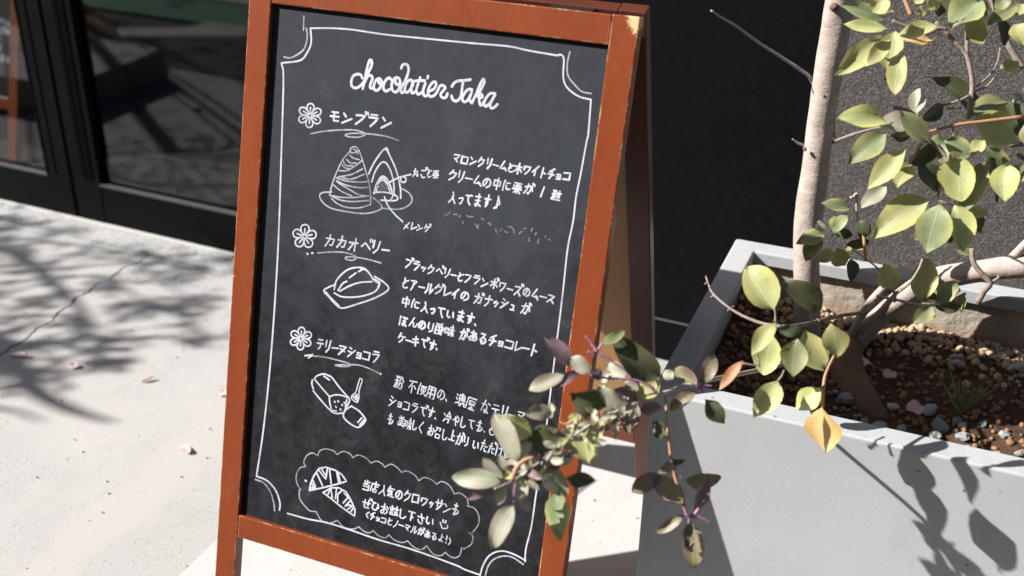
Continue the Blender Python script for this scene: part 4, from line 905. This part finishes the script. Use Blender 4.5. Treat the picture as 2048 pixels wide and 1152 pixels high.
for r in [(562,245,468,118,70,'V'),(540,282,390,344,62,'P'),(610,260,478,332,46,'V'),(565,205,648,262,66,'P'),(700,148,797,93,42,'G'),(955,290,757,150,128,'D'),(802,300,728,238,66,'P'),(1112,322,1018,262,66,'A'),(1128,322,1190,200,66,'A'),(1108,350,998,430,56,'A'),(1148,388,1228,492,78,'D'),(1150,385,1215,440,50,'P'),(992,548,918,492,66,'D'),(770,440,700,330,84,'P'),(722,420,575,355,122,'D'),
(862,385,948,302,72,'L'),(845,395,955,440,62,'V'),(852,428,800,522,70,'A'),(850,402,762,342,64,'V'),(335,655,243,450,92,'P'),(400,545,262,465,100,'L'),(553,560,380,550,144,'D'),(632,470,630,655,128,'L'),(640,560,715,480,70,'L'),(485,452,380,440,66,'P'),(478,470,480,405,40,'P'),(330,645,392,578,44,'P'),
(262,745,58,715,84,'P'),(272,725,185,648,52,'P'),(252,772,118,810,40,'V'),(270,722,375,650,62,'P'),(290,690,255,630,36,'P'),(470,640,575,635,62,'P'),(462,660,535,802,92,'P'),(508,775,520,988,100,'G'),(540,722,667,738,66,'D'),(442,668,395,770,92,'D'),(330,730,372,800,64,'P'),(330,800,392,866,50,'P'),(318,842,215,1012,86,'P'),(290,770,240,835,58,'P'),(650,290,700,262,40,'V'),(740,270,700,310,42,'P'),
(955,715,838,785,74,'A'),(920,720,1058,818,88,'A'),(1035,650,955,705,46,'A'),(1060,735,1212,735,70,'A'),(1095,872,1158,722,58,'V'),(1055,888,940,956,48,'A'),(1070,915,1112,1112,92,'A'),(1085,920,1070,1030,50,'V'),(1000,660,1058,655,28,'D'),(1010,300,975,262,44,'P'),(800,310,860,350,44,'P'),(860,310,900,290,40,'P'),(560,500,600,450,44,'L')]:
    x=r[0]; d=1.28+.13*max(0,min(1,(x-250)/800)); 
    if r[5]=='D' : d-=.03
    put(c3,*r,d+(.006*(i%4)),i,2.165); i+=1
rx=random.Random(77)
for k in range(90):
    q=rx.random(); j=12+int(q*(len(SH)-14)); x,y,d=SH[min(j,len(SH)-1)]; an=rx.uniform(0,6.28); L=rx.uniform(16,34); x+=rx.uniform(-26,26); y+=rx.uniform(-24,24)
    bx,by=(x-880)*2.165,(y-620)*2.165; put(c3,bx,by,bx+math.cos(an)*L*2.1,by+math.sin(an)*L*2.1,L*rx.uniform(.8,1.1),rx.choice('PPPPAVVL'),d+rx.uniform(-.03,.03),i,2.165); i+=1
# small grass tuft in the planter
gt=empty('grass_tuft',pw(.55,.22,.40)); tag(gt,'tuft of thin green grass growing among the planter stones','grass tuft'); rg=random.Random(8)
gb=at(1925,830,1.78)
g0=meet(1925,825,(0,0,.405),Vector((0,0,1))); gt.location=g0
for (x,y) in ((1880,720),(1900,735),(1915,740),(1935,745),(1955,748),(1975,760),(1865,760),(1990,790),(1925,770),(1948,790),(1890,800)):
    h=math.dist((x,y),(1925,830))/FPX*1.8; t=g0+_r2*((x-1925)/FPX*1.8)+Vector((0,0,h*.9)); 
    leaf('blade',g0+Vector((rg.uniform(-.006,.006),rg.uniform(-.006,.006),-.002)),t,.0042,GRASS,gt,VW+SUNB*.3,cup=.3,curl=.3,seed=x)
# petals and leaves fallen in the planter and on the pavement
def litter(x,y,z,L,wd,ang,mat,label,lift=.004,grp=None,cat='fallen leaf',curl=.25):
    L*=1.2; wd*=1.35; curl*=.6; p=meet(x,y,(0,0,z),Vector((0,0,1))); d=Vector((math.cos(ang),math.sin(ang),0)); b=p-d*L/2+Vector((0,0,lift)); t=p+d*L/2+Vector((0,0,lift+L*.12))
    o=leaf('fallen_leaf',b,t,wd,mat,None,Vector((.1,-.1,1)),cup=.3,curl=-curl,seed=int(x),prof=OVAL); tag(o,label,cat,grp); return o
litter(35,714,0,.042,.010,R(10),LITTER,'slender pinkish fallen leaf on the pavement beside the crack at the left edge')
litter(149,736,0,.017,.015,R(70),LITTER,'small curled pink petal standing on the pavement below the crack',.004,None,'petal',.6)
litter(297,763,0,.024,.007,R(55),LITTERB,'small brown curled dry leaf on the pavement left of the menu board',.003,None,'fallen leaf',.5)
litter(371,902,0,.032,.014,R(-22),LITTER,'broad pale pink petal on the pavement near the menu board leg',.0015,None,'petal',.08)
litter(446,790,0,.018,.013,R(80),LITTER,'pale pink petal half hidden behind the left leg of the menu board',.003,None,'petal',.3)
litter(1722,735,.405,.026,.016,R(5),LITTER,'pink petal lying on shaded soil beside the root of the tree',.006,None,'petal'); litter(1778,760,.405,.020,.016,R(60),LITTER,'pink petal on the planter soil above the grey stones',.008,None,'petal')
litter(1826,832,.41,.024,.022,R(30),LITTER,'round mauve petal lying on the grey stones in the planter',.012,None,'petal')
# crumbs on the pavement
rc=random.Random(4); V=[];F=[]
for k in range(260):
    x=rc.uniform(-1.9,.2); y=rc.uniform(-1.25,-.02); r=rc.choice((.0008,.001,.0014,.0022)); bm=rock(k,1,.6,.3); b=len(V); bm.verts.ensure_lookup_table()
    for v in bm.verts: V.append((x+v.co.x*r,y+v.co.y*r,.001+r*.4+v.co.z*r))
    for f in bm.faces: F.append(tuple(b+v.index for v in f.verts))
    bm.free()
o=raw('grit',V,F,mk_plain('grit_crumbs',(.12,.10,.085),.9),None,True); tag(o,kind='stuff')
for k,(x,y) in enumerate(((-2.62,-.98),(-2.55,-.9),(-2.35,-.83),(-2.15,-.9))):
    o=bpy.data.objects.new('white_pebble',stm[k]); COL.objects.link(o); o.scale=(.018,.014,.009); o.location=(x,y,.006); o.rotation_euler.z=k; tag(o,'pale pebble lying on the pavement left of the frame','pebble','pale pebbles on the pavement')
# ================================================================ street tree left of the frame: its branches shade the pavement by the doors
stt=empty('street_tree',(-7.9,-4.3,-.02)); tag(stt,'tall spreading street tree whose branches shade the pavement by the doors','tree')
def back(px,py,h):
    g=meet(px,py,(0,0,0),Vector((0,0,1))); return g+SUNB*(h/SUNB.z)
def c5(L): return [(x/1.533,400+y/1.533) for x,y in L]
o_=par_loc(stt)
def sbranch(pts,r0,r1,mat=BARK,seed=0,name='branch'):
    n=len(pts); rad=[r0+(r1-r0)*i/(n-1) for i in range(n)]
    return stem(name,pts,rad,mat,stt,5,8,.15,seed)
top=Vector((-7.7,-4.1,3.4)); sbranch([Vector((-7.9,-4.3,-.05)),Vector((-7.88,-4.26,.8)),Vector((-7.82,-4.2,1.7)),Vector((-7.75,-4.15,2.4)),top],.11,.07,BARK,1,'trunk')
rb=random.Random(21)
def shadow_run(L,h,r0,r1,seed):
    P=[back(x,y,h) for x,y in c5(L)]; return sbranch(P,r0,r1,BARK,seed),P
def cluster(C,n,rad,V,F,size=.035):
    for _ in range(n):
        c=C+Vector((rb.gauss(0,rad),rb.gauss(0,rad),rb.gauss(0,rad*.8))); d=Vector((rb.uniform(-1,1),rb.uniform(-1,1),rb.uniform(-.8,.4))).normalized(); s=d.cross(Vector((rb.uniform(-1,1),rb.uniform(-1,1),rb.uniform(-1,1)))).normalized(); L=size*rb.uniform(.7,1.3); b=len(V)
        V+= [c,c+d*L*.35+s*L*.28,c+d*L,c+d*L*.35-s*L*.28]; F.append((b,b+1,b+2,b+3))
runs=[([(-260,260),(-60,420),(60,520),(110,585),(200,635),(270,660),(345,682)],2.1,.030,.006),([(-200,120),(0,150),(90,190),(150,240),(215,300),(280,380)],2.0,.018,.008),
([(300,230),(380,270),(460,325),(540,345),(640,425)],1.9,.006,.003),([(420,190),(480,230),(560,290),(650,330)],1.9,.005,.003),([(215,350),(270,400),(330,430),(440,440)],1.9,.006,.003),([(480,420),(560,425),(650,432)],1.9,.008,.005),
([(-60,400),(60,440),(160,440),(280,470),(350,505)],2.0,.013,.008),([(-120,620),(0,640),(60,650),(130,680)],2.1,.010,.004),([(100,120),(250,140),(420,170),(560,200),(700,235)],1.9,.006,.003),([(-60,40),(120,80),(260,110)],1.9,.007,.003)]
lv=[([],[]) for _ in range(1)]; VV,FF=[],[]
for k,(L,h,a,b) in enumerate(runs):
    _,P=shadow_run(L,h,a,b,k+3)
    sbranch([top.lerp(Vector((-7.75,-4.15,2.0)),rb.random()),(Vector((-7.7,-4.1,2.5))+P[0])/2+Vector((0,0,.1)),P[0]],.013,a,BARK,k+40)
blobs=[(25,60,22,18),(60,150,30,40),(130,215,40,50),(20,450,45,60),(40,520,55,60),(110,560,35,40),(0,390,30,40),(250,380,20,26),(300,420,26,30),(350,500,20,20),(410,330,28,34),(470,330,34,36),(560,360,34,36),(620,420,22,26),(500,240,24,30),(600,310,28,28),
(420,170,26,40),(520,190,24,36),(620,215,30,40),(690,190,24,30),(300,150,24,40),(200,100,24,40),(100,80,24,40),(340,260,22,24),(380,440,14,20),(160,300,20,30),(80,340,20,30),(-40,480,60,60),(-120,300,80,90),(-60,180,50,70),(-250,420,90,110),(-200,120,80,110),(-300,250,90,120),(-50,90,50,60),(300,505,18,22)]
for x,y,n,r in blobs:
    (q,)=c5([(x,y)]); C=back(*q,2.0+rb.uniform(-.12,.12)); cluster(C,int(n*1.35),r*.00080,VV,FF,.036)
# the rest of the crown, higher and to the left
for _ in range(60):
    C=Vector((rb.gauss(-8.3,.9),rb.gauss(-4.5,.7),rb.uniform(2.6,4.6))); cluster(C,40,.16,VV,FF,.06)
o=raw('crown',[v-o_ for v in VV],FF,mk_plain('street_tree_foliage',(.07,.10,.04),.6),stt); tag(o,kind='stuff')
